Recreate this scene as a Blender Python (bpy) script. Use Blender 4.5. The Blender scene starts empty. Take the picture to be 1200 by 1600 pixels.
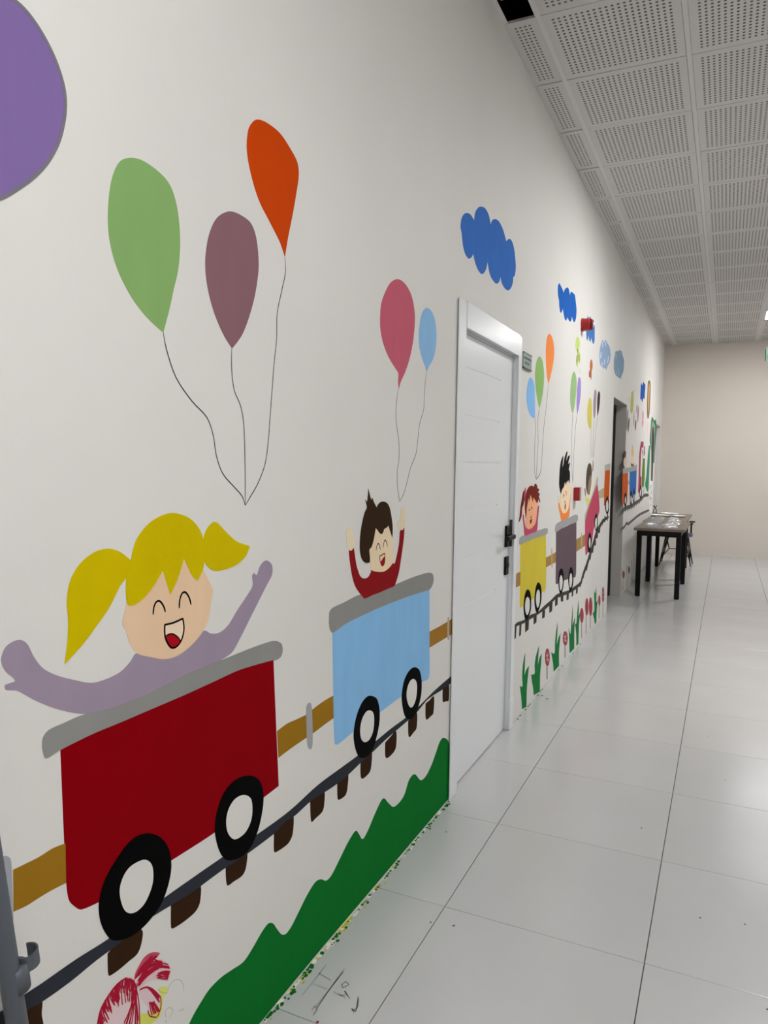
import bpy, bmesh, math, random
from mathutils import Vector, Matrix
random.seed(7)

# ------------------------------------------------------------------ camera
IW, IH = 1200, 1600
FPX = 1147.216
YAW, PITCH, ROLL = -0.435425, -0.064927, 0.014384
CAM = Vector((0.0, 0.0, 1.3986))
def cam_axes():
    sy, cy = math.sin(YAW), math.cos(YAW); sp, cp = math.sin(PITCH), math.cos(PITCH)
    fwd = Vector((sy*cp, cy*cp, sp)); right = Vector((cy, -sy, 0)); up = right.cross(fwd)
    cr, sr = math.cos(ROLL), math.sin(ROLL)
    return cr*right + sr*up, -sr*right + cr*up, fwd
CR, CU, CF = cam_axes()
scene = bpy.context.scene
C = scene.collection
cd = bpy.data.cameras.new('camera'); cam = bpy.data.objects.new('camera', cd); C.objects.link(cam)
cd.sensor_fit = 'HORIZONTAL'; cd.sensor_width = 36.0; cd.lens = FPX/IW*36.0
cd.clip_start = 0.02; cd.clip_end = 100
m = Matrix.Identity(4)
for i in range(3):
    m[i][0], m[i][1], m[i][2], m[i][3] = CR[i], CU[i], -CF[i], CAM[i]
cam.matrix_world = m
scene.camera = cam

# ------------------------------------------------------------------ world, light, exposure
world = bpy.data.worlds.new('world'); scene.world = world; world.use_nodes = True
world.node_tree.nodes['Background'].inputs[0].default_value = (0.8, 0.85, 0.9, 1)
world.node_tree.nodes['Background'].inputs[1].default_value = 0.05
LED_STRENGTH = 69.0
LED_COLOR = (1.0, 0.995, 1.01)
vs = scene.view_settings
vs.view_transform = 'Standard'; vs.look = 'None'; vs.gamma = 1.0; vs.exposure = 0.0
vs.use_curve_mapping = False

# ------------------------------------------------------------------ place dimensions
WX = -1.0            # left wall
RX = 2.15            # right wall
BY, EY = -3.22, 12.94
HZ = 3.395           # ceiling
FL0, FT = 2.1249, 0.60092      # floor joints across the corridor
FX = -0.7563                   # first floor joint along the corridor
CL0, CT = 3.9562, 0.59872      # ceiling joints across
CX = -0.8446                   # first ceiling joint along

# ------------------------------------------------------------------ helpers
def lin(c):
    c = c/255.0
    return c/12.92 if c <= 0.04045 else ((c+0.055)/1.055)**2.4
def rgb(r, g, b, k=1.0):
    return (min(lin(r)*k, .95), min(lin(g)*k, .95), min(lin(b)*k, .95), 1)
MATS = {}
def mat(name, color, rough=0.5, metal=0.0, noise=0.0, nscale=8.0, bump=0.0, bscale=60.0, spec=0.5, rnd=0.0, emit=None, trans=0.0, alpha=1.0, stretch=None):
    if name in MATS: return MATS[name]
    M = bpy.data.materials.new(name); M.use_nodes = True
    nt = M.node_tree; b = nt.nodes['Principled BSDF']
    b.inputs['Base Color'].default_value = color
    b.inputs['Roughness'].default_value = rough
    b.inputs['Metallic'].default_value = metal
    b.inputs['Specular IOR Level'].default_value = spec
    b.inputs['Transmission Weight'].default_value = trans
    b.inputs['Alpha'].default_value = alpha
    tc = nt.nodes.new('ShaderNodeTexCoord')
    src = tc.outputs['Object']
    if stretch:
        mp = nt.nodes.new('ShaderNodeMapping'); mp.inputs['Scale'].default_value = stretch
        nt.links.new(src, mp.inputs[0]); src = mp.outputs[0]
    if noise or rnd:
        n = nt.nodes.new('ShaderNodeTexNoise'); n.inputs['Scale'].default_value = nscale; n.inputs['Detail'].default_value = 5
        nt.links.new(src, n.inputs['Vector'])
        mr = nt.nodes.new('ShaderNodeMapRange')
        mr.inputs[1].default_value = .25; mr.inputs[2].default_value = .75
        mr.inputs[3].default_value = 1-noise; mr.inputs[4].default_value = 1+noise
        nt.links.new(n.outputs['Fac'], mr.inputs[0])
        val = mr.outputs[0]
        if rnd:
            oi = nt.nodes.new('ShaderNodeObjectInfo')
            mr2 = nt.nodes.new('ShaderNodeMapRange'); mr2.inputs[3].default_value = 1-rnd; mr2.inputs[4].default_value = 1+rnd
            nt.links.new(oi.outputs['Random'], mr2.inputs[0])
            mm = nt.nodes.new('ShaderNodeMath'); mm.operation = 'MULTIPLY'
            nt.links.new(val, mm.inputs[0]); nt.links.new(mr2.outputs[0], mm.inputs[1]); val = mm.outputs[0]
        vm = nt.nodes.new('ShaderNodeVectorMath'); vm.operation = 'SCALE'
        vm.inputs[0].default_value = color[:3]
        nt.links.new(val, vm.inputs['Scale'])
        nt.links.new(vm.outputs[0], b.inputs['Base Color'])
    if bump:
        n2 = nt.nodes.new('ShaderNodeTexNoise'); n2.inputs['Scale'].default_value = bscale; n2.inputs['Detail'].default_value = 3
        nt.links.new(src, n2.inputs['Vector'])
        bp = nt.nodes.new('ShaderNodeBump'); bp.inputs['Strength'].default_value = bump; bp.inputs['Distance'].default_value = .002
        nt.links.new(n2.outputs['Fac'], bp.inputs['Height']); nt.links.new(bp.outputs[0], b.inputs['Normal'])
    if emit:
        b.inputs['Emission Color'].default_value = (*emit[0], 1); b.inputs['Emission Strength'].default_value = emit[1]
    MATS[name] = M
    return M
def paint(r, g, b):
    """wall paint of the colour seen in the photograph, lifted to albedo"""
    return mat('paint_%d_%d_%d' % (r, g, b), rgb(r, g, b, 1.22), rough=.7, noise=.04, nscale=14, stretch=(1, 1, .35), spec=.03)

def tag(o, label=None, cat=None, group=None, kind=None):
    if label: o['label'] = label
    if cat: o['category'] = cat
    if group: o['group'] = group
    if kind: o['kind'] = kind
    return o
def link(name, me, parent=None, loc=(0, 0, 0)):
    o = bpy.data.objects.new(name, me); C.objects.link(o)
    o.location = loc
    if parent is not None: o.parent = parent
    return o
def empty(name, loc, rz=0.0):
    o = bpy.data.objects.new(name, None); C.objects.link(o); o.location = loc; o.rotation_euler = (0, 0, rz)
    o.empty_display_size = .1
    return o
def mesh(name, verts, faces, material, smooth=False):
    me = bpy.data.meshes.new(name); me.from_pydata([tuple(v) for v in verts], [], faces); me.update()
    if material: me.materials.append(material)
    if smooth:
        for p in me.polygons: p.use_smooth = True
    return me
def bm_mesh(name, bm, material, smooth=False):
    me = bpy.data.meshes.new(name); bm.normal_update(); bm.to_mesh(me); bm.free()
    if material: me.materials.append(material)
    if smooth:
        for p in me.polygons: p.use_smooth = True
    return me
def add_box(bm, lo, hi, bevel=0.0, seg=1):
    x0, y0, z0 = lo; x1, y1, z1 = hi
    r = bmesh.ops.create_cube(bm, size=1.0)
    vs_ = r['verts']
    for v in vs_:
        v.co = Vector(((x0+x1)/2+v.co.x*(x1-x0), (y0+y1)/2+v.co.y*(y1-y0), (z0+z1)/2+v.co.z*(z1-z0)))
    if bevel:
        es = list({e for v in vs_ for e in v.link_edges})
        bmesh.ops.bevel(bm, geom=es, offset=bevel, segments=seg, affect='EDGES', profile=.6)
def box(name, lo, hi, material, parent=None, bevel=0.0, seg=1):
    bm = bmesh.new(); add_box(bm, lo, hi, bevel, seg)
    return link(name, bm_mesh(name, bm, material), parent)
def add_tube(bm, pts, r, n=10, cap=True):
    pts = [Vector(p) for p in pts]
    rs = r if isinstance(r, (list, tuple)) else [r]*len(pts)
    rings = []
    prev = None
    for i, p in enumerate(pts):
        a = pts[max(i-1, 0)]; b = pts[min(i+1, len(pts)-1)]
        d = (b-a).normalized()
        if prev is None:
            u = d.orthogonal().normalized()
        else:
            u = (prev - d*prev.dot(d)).normalized()
        prev = u; w = d.cross(u)
        rings.append([bm.verts.new(p + (u*math.cos(2*math.pi*k/n)+w*math.sin(2*math.pi*k/n))*rs[i]) for k in range(n)])
    for a, b in zip(rings, rings[1:]):
        for k in range(n):
            bm.faces.new((a[k], a[(k+1) % n], b[(k+1) % n], b[k]))
    if cap:
        bm.faces.new(rings[0][::-1]); bm.faces.new(rings[-1])
def tube(name, pts, r, material, parent=None, n=10):
    bm = bmesh.new(); add_tube(bm, pts, r, n)
    return link(name, bm_mesh(name, bm, material, True), parent)
def add_lathe(bm, origin, axis, prof, n=24):
    """prof: list of (distance along axis, radius)"""
    o = Vector(origin); d = Vector(axis).normalized(); u = d.orthogonal().normalized(); w = d.cross(u)
    rings = []
    for t, r in prof:
        rings.append([bm.verts.new(o + d*t + (u*math.cos(2*math.pi*k/n)+w*math.sin(2*math.pi*k/n))*max(r, 1e-4)) for k in range(n)])
    for a, b in zip(rings, rings[1:]):
        for k in range(n): bm.faces.new((a[k], a[(k+1) % n], b[(k+1) % n], b[k]))
    bm.faces.new(rings[0][::-1]); bm.faces.new(rings[-1])
def lathe(name, origin, axis, prof, material, parent=None, n=24, smooth=False):
    bm = bmesh.new(); add_lathe(bm, origin, axis, prof, n)
    return link(name, bm_mesh(name, bm, material, smooth), parent)

def px_ray(u, v):
    return CR*((u-IW/2)/FPX) + CU*(-(v-IH/2)/FPX) + CF
def on_wall(u, v):
    """photo pixel -> (y, z) on the left wall"""
    d = px_ray(u, v); t = (WX-CAM.x)/d.x; p = CAM + d*t
    return (p.y, p.z)
def on_floor(u, v):
    d = px_ray(u, v); t = -CAM.z/d.z; p = CAM + d*t
    return (p.x, p.y)

# ------------------------------------------------------------------ materials of the place
M_wall = mat('wall_paint', rgb(224, 222, 217), rough=.62, noise=.025, nscale=1.7, bump=.12, bscale=140, spec=.3)
M_endwall = mat('end_wall_paint', rgb(217, 209, 199), rough=.7, noise=.03, nscale=1.2, bump=.1, bscale=120, spec=.25)
M_wallhub = mat('bare_wall', rgb(224, 222, 217), rough=.62, noise=.03, nscale=6, spec=.3)
M_grout = mat('grout', rgb(92, 90, 88), rough=.9)
M_tile = mat('porcelain', rgb(192, 192, 191), rough=.2, noise=.03, nscale=2.2, bump=.06, bscale=170, spec=.6, rnd=.012)
M_ceil = mat('white_metal_tile', rgb(204, 202, 199), rough=.45, spec=.4, rnd=.015)
M_bar = mat('ceiling_bar', rgb(212, 210, 207), rough=.4)
M_plenum = mat('dark_plenum', rgb(14, 13, 12), rough=.95, spec=.05)  # shade put into the colour: near-black stands in for the unlit ceiling void
M_fleece = mat('grey_fleece', rgb(112, 110, 104), rough=.95, spec=.05)
M_white = mat('door_white', rgb(232, 235, 237), rough=.28, spec=.5, noise=.008, nscale=3)
M_black = mat('black_metal', rgb(7, 6, 6), rough=.45, spec=.2)
M_dkdoor = mat('dark_door', rgb(34, 29, 25), rough=.5)
M_red = mat('alarm_red', rgb(170, 10, 14), rough=.3)

# ------------------------------------------------------------------ floor
fl = box('floor', (WX-.3, BY-.2, -.12), (RX+.2, EY+.2, -.007), M_grout)
tag(fl, 'pale grey polished porcelain tile floor with thin dark joints', 'floor', kind='structure')
def tile_mesh(name, sx, sy, th, material, ch=.0008):
    a, b = sx/2, sy/2
    v = [(-a, -b, -th), (a, -b, -th), (a, b, -th), (-a, b, -th), (-a, -b, -ch), (a, -b, -ch), (a, b, -ch), (-a, b, -ch),
         (-a+ch, -b+ch, 0), (a-ch, -b+ch, 0), (a-ch, b-ch, 0), (-a+ch, b-ch, 0)]
    f = [(8, 9, 10, 11)]
    for k in range(4):
        j = (k+1) % 4
        f += [(k, j, 4+j, 4+k), (4+k, 4+j, 8+j, 8+k)]
    return mesh(name, v, f, material)
fx = [WX, FX] + [FX + FT*i for i in range(1, 5)] + [RX]
fmesh = {}
for i in range(len(fx)-1):
    w = fx[i+1]-fx[i]-.0028
    key = round(w, 3)
    if key not in fmesh: fmesh[key] = tile_mesh('floor_tile', w, FT-.0022, .0065, M_tile)
    for k in range(-9, 18):
        yc = FL0 + (k+.5)*FT
        if yc-FT/2 < BY-.1: continue
        link('floor_tile', fmesh[key], fl, ((fx[i]+fx[i+1])/2, yc, 0))

# ------------------------------------------------------------------ walls
def grid_wall(name, x0, x1, ys, zs, holes, material):
    bm = bmesh.new()
    for a in range(len(ys)-1):
        for b in range(len(zs)-1):
            yc, zc = (ys[a]+ys[a+1])/2, (zs[b]+zs[b+1])/2
            if any(h[0] < yc < h[1] and h[2] < zc < h[3] for h in holes): continue
            add_box(bm, (x0, ys[a], zs[b]), (x1, ys[a+1], zs[b+1]))
    bmesh.ops.remove_doubles(bm, verts=bm.verts, dist=1e-5)
    # drop the coincident inner faces
    seen = {}
    for f in list(bm.faces):
        seen.setdefault(tuple(sorted(v.index for v in f.verts)), []).append(f)
    bm.verts.index_update()
    seen = {}
    for f in bm.faces: seen.setdefault(frozenset(v.index for v in f.verts), []).append(f)
    dead = [f for fs in seen.values() if len(fs) > 1 for f in fs]
    bmesh.ops.delete(bm, geom=dead, context='FACES')
    return link(name, bm_mesh(name, bm, material))
D1 = (2.855, 3.79, 0.0, 2.04)
D2 = (7.28, 8.29, 0.0, 2.07)
D3 = (11.91, 12.74, 0.0, 2.07)
wl = grid_wall('wall_left', WX-.25, WX, [BY-.2, D1[0], D1[1], D2[0], D2[1], D3[0], D3[1], EY], [-.007, 2.04, 2.07, HZ+.035],
               [(D1[0], D1[1], -1, 2.04), (D2[0], D2[1], -1, 2.07), (D3[0], D3[1], -1, 2.07)], M_wall)
tag(wl, 'long off-white corridor wall covered with a painted train mural', 'wall', kind='structure')
we = box('wall_end', (WX-.3, EY, -.007), (RX+.2, EY+.2, HZ+.035), M_endwall)
tag(we, 'plain cream wall closing the far end of the corridor', 'wall', kind='structure')
wr = box('wall_right', (RX, BY-.2, -.007), (RX+.2, EY, HZ+.035), M_wall)
tag(wr, 'plain off-white wall opposite the mural', 'wall', kind='structure')
wb = box('wall_back', (WX-.3, BY-.2, -.007), (RX+.2, BY, HZ+.035), M_wall)
tag(wb, 'plain off-white wall behind the viewpoint', 'wall', kind='structure')

for hole in (D1, D2, D3):
    tm = tile_mesh('floor_tile', .2510, hole[1]-hole[0]-.002, .0065, M_tile)
    link('floor_tile', tm, fl, (WX-.1243, (hole[0]+hole[1])/2, 0))

# ------------------------------------------------------------------ ceiling
ce = box('ceiling', (WX-.3, BY-.2, 4.1), (RX+.2, EY+.2, 4.2), M_plenum)
bm = bmesh.new(); add_box(bm, (WX-.3, BY-.2, 4.1), (RX+.2, EY+.2, 4.2))
for lo, hi in (((WX-.2, BY-.2, HZ+.0355), (WX, EY+.2, 4.0995)), ((RX, BY-.2, HZ+.0355), (RX+.2, EY+.2, 4.0995)), ((WX+.001, BY-.2, HZ+.0355), (RX-.001, BY, 4.0995)), ((WX+.001, EY, HZ+.0355), (RX-.001, EY+.2, 4.0995))): add_box(bm, lo, hi)
ce.data = bm_mesh('ceiling', bm, M_plenum)
tag(ce, 'suspended ceiling of white perforated metal tiles', 'ceiling', kind='structure')
def perforated(name, sx, sy, nx, ny, mx, my, r, material):
    """tile hanging down to z=0 with round holes and folded-up edges"""
    bm = bmesh.new()
    px_, py_ = (sx-2*mx)/nx, (sy-2*my)/ny
    xs = [-sx/2+mx+i*px_ for i in range(nx+1)]; ys = [-sy/2+my+i*py_ for i in range(ny+1)]
    V = {}
    def vert(x, y, z=0.0):
        k = (round(x, 5), round(y, 5), z)
        if k not in V: V[k] = bm.verts.new((x, y, z))
        return V[k]
    for i in range(nx):
        for j in range(ny):
            cx_, cy_ = (xs[i]+xs[i+1])/2, (ys[j]+ys[j+1])/2
            outer = [(xs[i+1], cy_), (xs[i+1], ys[j+1]), (cx_, ys[j+1]), (xs[i], ys[j+1]), (xs[i], cy_), (xs[i], ys[j]), (cx_, ys[j]), (xs[i+1], ys[j])]
            ov = [vert(*o) for o in outer]
            iv = [bm.verts.new((cx_+r*math.cos(math.pi/4*k), cy_+r*math.sin(math.pi/4*k), 0)) for k in range(8)]
            for k in range(8):
                bm.faces.new((ov[k], iv[k], iv[(k+1) % 8], ov[(k+1) % 8]))
    # border frame
    X0, X1, Y0, Y1 = -sx/2, sx/2, -sy/2, sy/2
    def quad(a, b, c, d): bm.faces.new([bm.verts.new(p) for p in (a, b, c, d)])
    x0, x1, y0, y1 = xs[0], xs[-1], ys[0], ys[-1]
    quad((X0, Y0, 0), (X0, y0, 0), (X1, y0, 0), (X1, Y0, 0)); quad((X0, y1, 0), (X0, Y1, 0), (X1, Y1, 0), (X1, y1, 0))
    quad((X0, y0, 0), (X0, y1, 0), (x0, y1, 0), (x0, y0, 0)); quad((x1, y0, 0), (x1, y1, 0), (X1, y1, 0), (X1, y0, 0))
    h = .012
    for (a, b) in (((X0, Y0), (X1, Y0)), ((X1, Y0), (X1, Y1)), ((X1, Y1), (X0, Y1)), ((X0, Y1), (X0, Y0))):
        quad((*a, 0), (*b, 0), (*b, h), (*a, h))
    quad((x0, y0, .0012), (x0, y1, .0012), (x1, y1, .0012), (x1, y0, .0012))
    me = bm_mesh(name, bm, material); me.materials.append(M_fleece)
    me.polygons[len(me.polygons)-1].material_index = 1
    return me
full = perforated('ceiling_tile', .572, CT-.005, 20, 20, .031, .037, .0068, M_ceil)
narrow_w = CX-WX-.018
narrow = perforated('ceiling_tile', narrow_w, CT-.011, 4, 20, .026, .037, .0062, M_ceil)
last_w = RX-(CX+5*CT)-.03
cx = [CX + CT*i for i in range(0, 6)]
LIGHT_K = (11, 2, -7)
for k in range(-12, 15):
    yc = CL0 + (k+.5)*CT
    if k != -2:
        link('ceiling_tile', narrow, ce, ((WX+CX-.012)/2+.003, yc, HZ + (random.random()-.5)*.003))
    for i in range(5):
        if i == 2 and k in LIGHT_K: continue
        o = link('ceiling_tile', full, ce, ((cx[i]+cx[i+1])/2, yc, HZ + (random.random()-.5)*.0016))
        o.rotation_euler = ((random.random()-.5)*.004, (random.random()-.5)*.004, 0)
barm = None
for i, x in enumerate(cx):
    bm = bmesh.new(); add_box(bm, (x-.012, BY, HZ+.003), (x+.012, EY, HZ+.03))
    link('ceiling_bar', bm_mesh('ceiling_bar', bm, M_bar), ce)
for k in range(-12, 16):       # cross runners above the tiles
    bm = bmesh.new(); add_box(bm, (CX+.013, -.011, 0), (RX, .011, .02))
    break
bm.free()
an = box('trim_1', (WX, BY, HZ+.004), (WX+.02, EY, HZ+.006), M_bar)
bm = bmesh.new(); add_box(bm, (WX, BY, HZ+.004), (WX+.02, EY, HZ+.006)); add_box(bm, (WX, BY, HZ+.006), (WX+.0015, EY, HZ+.03))
an.data = bm_mesh('trim_1', bm, M_bar)
tag(an, 'thin white metal wall angle along the ceiling edge', 'trim', kind='structure')
# metal runner seen inside the open ceiling slot
rn = tube('runner', [(WX+.01, 3.27, HZ+.06), (CX-.02, 3.27, HZ+.06)], .006, M_bar, ce, 8)

# LED panels
M_led = mat('led_diffuser', (.9, .9, .9, 1), rough=.5, emit=(LED_COLOR, LED_STRENGTH))
M_ledframe = mat('led_frame', rgb(235, 235, 235), rough=.4)
led_names = ['square white LED ceiling panel glowing near the far end of the corridor', 'square white LED ceiling panel over the middle of the corridor', 'square white LED ceiling panel above the viewpoint']
for k, lab in zip(LIGHT_K, led_names):
    x0, x1 = cx[2]+.014, cx[3]-.014; y0, y1 = CL0+k*CT+.004, CL0+(k+1)*CT-.004
    t = empty('ceiling_light', ((x0+x1)/2, (y0+y1)/2, HZ)); tag(t, lab, 'ceiling light', 'square LED ceiling panels')
    a, b = (x1-x0)/2, (y1-y0)/2
    bm = bmesh.new()
    for lo, hi in (((-a, -b, -.002), (-a+.014, b, .012)), ((a-.014, -b, -.002), (a, b, .012)), ((-a+.014, -b, -.002), (a-.014, -b+.014, .012)), ((-a+.014, b-.014, -.002), (a-.014, b, .012))):
        add_box(bm, lo, hi)
    link('frame', bm_mesh('frame', bm, M_ledframe), t)
    df = box('diffuser', (-a+.014, -b+.014, .002), (a-.014, b-.014, .010), M_led, t)
    box('housing', (-a+.004, -b+.004, .0125), (a-.004, b-.004, .03), M_ledframe, t)

# ------------------------------------------------------------------ door 1, white
d1 = empty('door_1', (WX, (D1[0]+D1[1])/2, 0)); tag(d1, 'white panelled door in a wide white casing beside the train mural', 'door', kind='structure')
def dbox(name, lo, hi, material, parent=d1, bevel=0.0, seg=1):
    o = d1.location
    return box(name, tuple(lo[i]-o[i] for i in range(3)), tuple(hi[i]-o[i] for i in range(3)), material, parent, bevel, seg)
CO = WX+.010
dbox('casing', (WX+.004, 2.817, 0.001), (CO, 2.908, 2.066), M_white, bevel=.002)
dbox('casing', (WX+.002, 3.745, 0.001), (CO, 3.800, 2.066), M_white, bevel=.002)
dbox('casing_header', (WX+.002, 2.9085, 1.962), (CO+.003, 3.7445, 2.070), M_white, bevel=.002)
dbox('plinth_block', (WX+.002, 3.740, 0.001), (CO+.003, 3.803, .165), M_white, bevel=.002)
dbox('jamb', (WX-.24, D1[0]+.001, 0.001), (WX+.001, 2.911, 2.039), M_white)
dbox('jamb', (WX-.24, 3.747, 0.001), (WX+.001, D1[1]-.001, 2.039), M_white)
dbox('jamb_head', (WX-.24, 2.912, 1.968), (WX+.001, 3.746, 2.039), M_white)
dbox('door_stop', (WX-.09, 3.736, 0.001), (WX-.062, 3.746, 1.955), M_white)
dbox('door_stop', (WX-.09, 2.913, 1.957), (WX-.024, 3.735, 1.967), M_white)
# leaf with engraved grooves
ly0, ly1, lz0, lz1, lx = 2.916, 3.742, .006, 1.952, WX-.020
gy = [ly0, ly0+.04, ly0+.585, ly1-.04, ly1]
gz = [1.815, 1.612, 1.412, 1.208, .998, .785]
zl = [lz0]
for z in reversed(gz): zl += [z-.003, z+.003]
zl.append(lz1)
gv, gf = [], []
def q(*p):
    i = len(gv); gv.extend(p); gf.append(tuple(range(i, i+4)))
yl = [ly0, ly0+.002, ly0+.60, ly1]
for a in range(3):
    for b in range(len(zl)-1):
        rec = (a == 1 and b % 2 == 1)
        x = lx-.002 if rec else lx
        y0, y1, z0, z1 = yl[a], yl[a+1], zl[b], zl[b+1]
        q((x, y0, z0), (x, y1, z0), (x, y1, z1), (x, y0, z1))
        if rec:
            q((lx-.002, y0, z0), (lx, y0, z0), (lx, y1, z0), (lx-.002, y1, z0)); q((lx-.002, y0, z1), (lx-.002, y1, z1), (lx, y1, z1), (lx, y0, z1))
            q((lx-.002, y1, z0), (lx, y1, z0), (lx, y1, z1), (lx-.002, y1, z1)); q((lx-.002, y0, z0), (lx-.002, y0, z1), (lx, y0, z1), (lx, y0, z0))
bx_ = lx-.04
q((bx_, ly0, lz0), (bx_, ly0, lz1), (bx_, ly1, lz1), (bx_, ly1, lz0))
q((lx, ly0, lz0), (lx, ly0, lz1), (bx_, ly0, lz1), (bx_, ly0, lz0)); q((lx, ly1, lz0), (bx_, ly1, lz0), (bx_, ly1, lz1), (lx, ly1, lz1))
q((lx, ly0, lz1), (lx, ly1, lz1), (bx_, ly1, lz1), (bx_, ly0, lz1)); q((lx, ly0, lz0), (bx_, ly0, lz0), (bx_, ly1, lz0), (lx, ly1, lz0))
o = d1.location
leaf = link('door_leaf', mesh('door_leaf', [(a-o[0], b-o[1], c-o[2]) for a, b, c in gv], gf, M_white), d1)
dbox('backing', (WX-.25, D1[0]+.001, .001), (WX-.242, D1[1]-.001, 2.039), M_plenum)
M_hinge = mat('hinge_grey', rgb(70, 70, 70), rough=.4, metal=.6)
for z0, z1 in ((1.738, 1.868), (.170, .300)):
    p = tube('hinge', [(lx+.009-o[0], 2.920-o[1], z0), (lx+.009-o[0], 2.920-o[1], z1)], .008, M_hinge, d1, 10)
hx = lx - o[0]
hy, hz = 3.690-o[1], 1.037
ro = box('handle', (hx+.0005, hy-.025, hz-.055), (hx+.012, hy+.025, hz+.055), M_black, d1, bevel=.002)
tag(ro, 'matte black lever handle on a square plate')
bm = bmesh.new(); add_box(bm, (hx+.0125, hy-.010, hz-.010), (hx+.045, hy+.010, hz+.010), .002); add_box(bm, (hx+.036, hy-.125, hz-.011), (hx+.05, hy+.012, hz+.011), .003)
link('lever', bm_mesh('lever', bm, M_black), ro)
es = box('escutcheon', (hx+.0005, hy-.025, hz-.20), (hx+.012, hy+.025, hz-.105), M_black, d1, bevel=.002)
bm = bmesh.new(); add_lathe(bm, (hx+.0125, hy, hz-.15), (1, 0, 0), [(0, .012), (.006, .012), (.007, .009)], 14)
link('lock_cylinder', bm_mesh('lock_cylinder', bm, M_hinge), es)
dbox('strike_plate', (WX-.017, 3.7430, .98), (WX-.003, 3.7468, 1.12), M_hinge)

# ------------------------------------------------------------------ doorway 2 (dark recess) and 3
M_jamb = mat('reveal_grey', rgb(196, 192, 186), rough=.6, noise=.02)
d2 = empty('door_2', (WX, (D2[0]+D2[1])/2, 0)); tag(d2, 'dark closed door set back in a plain doorway between the mural halves', 'door', kind='structure')
yc2 = d2.location.y
w2 = (D2[1]-D2[0])/2
box('door_leaf', (-.16, -w2+.045, .005), (-.12, w2-.045, 2.025), M_dkdoor, d2, bevel=.002)
bm = bmesh.new(); add_box(bm, (-.17, -w2+.001, .001), (-.108, -w2+.044, 2.069)); add_box(bm, (-.17, w2-.044, .001), (-.108, w2-.001, 2.069)); add_box(bm, (-.17, -w2+.0445, 2.03), (-.108, w2-.0445, 2.069))
link('door_frame', bm_mesh('door_frame', bm, M_dkdoor), d2)
hp = box('handle', (-.1195, -w2+.10, .98), (-.11, -w2+.14, 1.10), M_black, d2)
bm = bmesh.new(); add_box(bm, (-.1095, -w2+.112, 1.03), (-.08, -w2+.128, 1.05)); add_box(bm, (-.085, -w2+.112, 1.03), (-.072, -w2+.23, 1.05))
link('lever', bm_mesh('lever', bm, M_black), hp)
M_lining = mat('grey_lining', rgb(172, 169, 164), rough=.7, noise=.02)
bm = bmesh.new(); add_box(bm, (-.107, w2-.005, .001), (.0005, w2-.0002, 2.0695)); add_box(bm, (-.107, -w2+.0002, .001), (.0005, -w2+.005, 2.0695)); add_box(bm, (-.107, -w2+.0052, 2.065), (.0005, w2-.0052, 2.0698))
link('reveal_lining', bm_mesh('reveal_lining', bm, M_lining), d2)
d3 = empty('door_3', (WX, (D3[0]+D3[1])/2, 0)); tag(d3, 'pale doorway recess beside the painted green arch near the far corner', 'door', kind='structure')
w3 = (D3[1]-D3[0])/2
box('door_leaf', (-.23, -w2*0-w3+.002, .004), (-.19, w3-.002, 2.066), M_jamb, d3, bevel=.002)
hp = box('handle', (-.1895, -w3+.08, .98), (-.18, -w3+.12, 1.10), M_black, d3)

# ------------------------------------------------------------------ mural tools
LAY = .00025
def Z(ox, oy, s): return lambda p: (ox + p[0]/s, oy + p[1]/s)
PX = lambda p: (p[0], p[1])
A1 = Z(0, 750, 2.6667); A2 = Z(0, 1150, 2.6667); A3 = Z(420, 740, 3.75); A4 = Z(400, 950, 3.42857); A5 = Z(300, 1240, 2.857)
A8 = Z(0, 0, 2.4); B1 = Z(780, 500, 6); B2 = Z(790, 690, 7.5); B3 = Z(790, 820, 7.0588); B4 = Z(790, 900, 7.0588)
B7 = Z(930, 780, 6.6667); B8 = Z(700, 300, 4.6154); C8 = Z(550, 420, 4.2105); D1z = Z(0, 1300, 5.3333); D2z = Z(120, 1460, 6.6667)
D7 = Z(895, 480, 24); D8 = Z(960, 590, 15); E1 = Z(965, 690, 11.4286); E2 = Z(890, 700, 11.4286); E3 = Z(930, 500, 16)
E4 = Z(800, 740, 16); E5 = Z(860, 700, 13.3333); E6 = Z(880, 520, 10); E7 = Z(860, 430, 20); E8 = Z(540, 760, 8.8889); D3z = Z(980, 780, 10)
def spline(pts, closed=True, n=5):
    N = len(pts); out = []
    T = []
    for i, p in enumerate(pts):
        if len(p) > 2 or (not closed and i in (0, N-1)): T.append((0, 0)); continue
        a, b = pts[i-1], pts[(i+1) % N]
        T.append(((b[0]-a[0])*.5, (b[1]-a[1])*.5))
    for i in range(N if closed else N-1):
        p, q_ = pts[i], pts[(i+1) % N]; t0, t1 = T[i], T[(i+1) % N]
        L = math.hypot(q_[0]-p[0], q_[1]-p[1])
        def cl(t):
            l = math.hypot(*t); k = min(1, L/l) if l > 1e-9 else 0
            return (t[0]*k, t[1]*k)
        t0, t1 = cl(t0), cl(t1)
        for k in range(n):
            s = k/n
            h0 = 2*s**3-3*s*s+1; h1 = s**3-2*s*s+s; h2 = -2*s**3+3*s*s; h3 = s**3-s*s
            out.append((h0*p[0]+h1*t0[0]+h2*q_[0]+h3*t1[0], h0*p[1]+h1*t0[1]+h2*q_[1]+h3*t1[1]))
    if not closed: out.append(tuple(pts[-1][:2]))
    return out
def to_wall(z, pts): 
    r = []
    for p in pts:
        u, v = z(p); r.append(tuple(on_wall(u, v)) + ((1,) if len(p) > 2 else ()))
    return r
def FILL(name, z, pts, col, layer, *subs, smooth=True):
    w = to_wall(z, pts)
    w = spline(w) if smooth else [p[:2] for p in w]
    w = [(y, max(zz, .003)) for y, zz in w]
    return dict(name=name, polys=[w], col=col, layer=layer, subs=list(subs))
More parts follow.
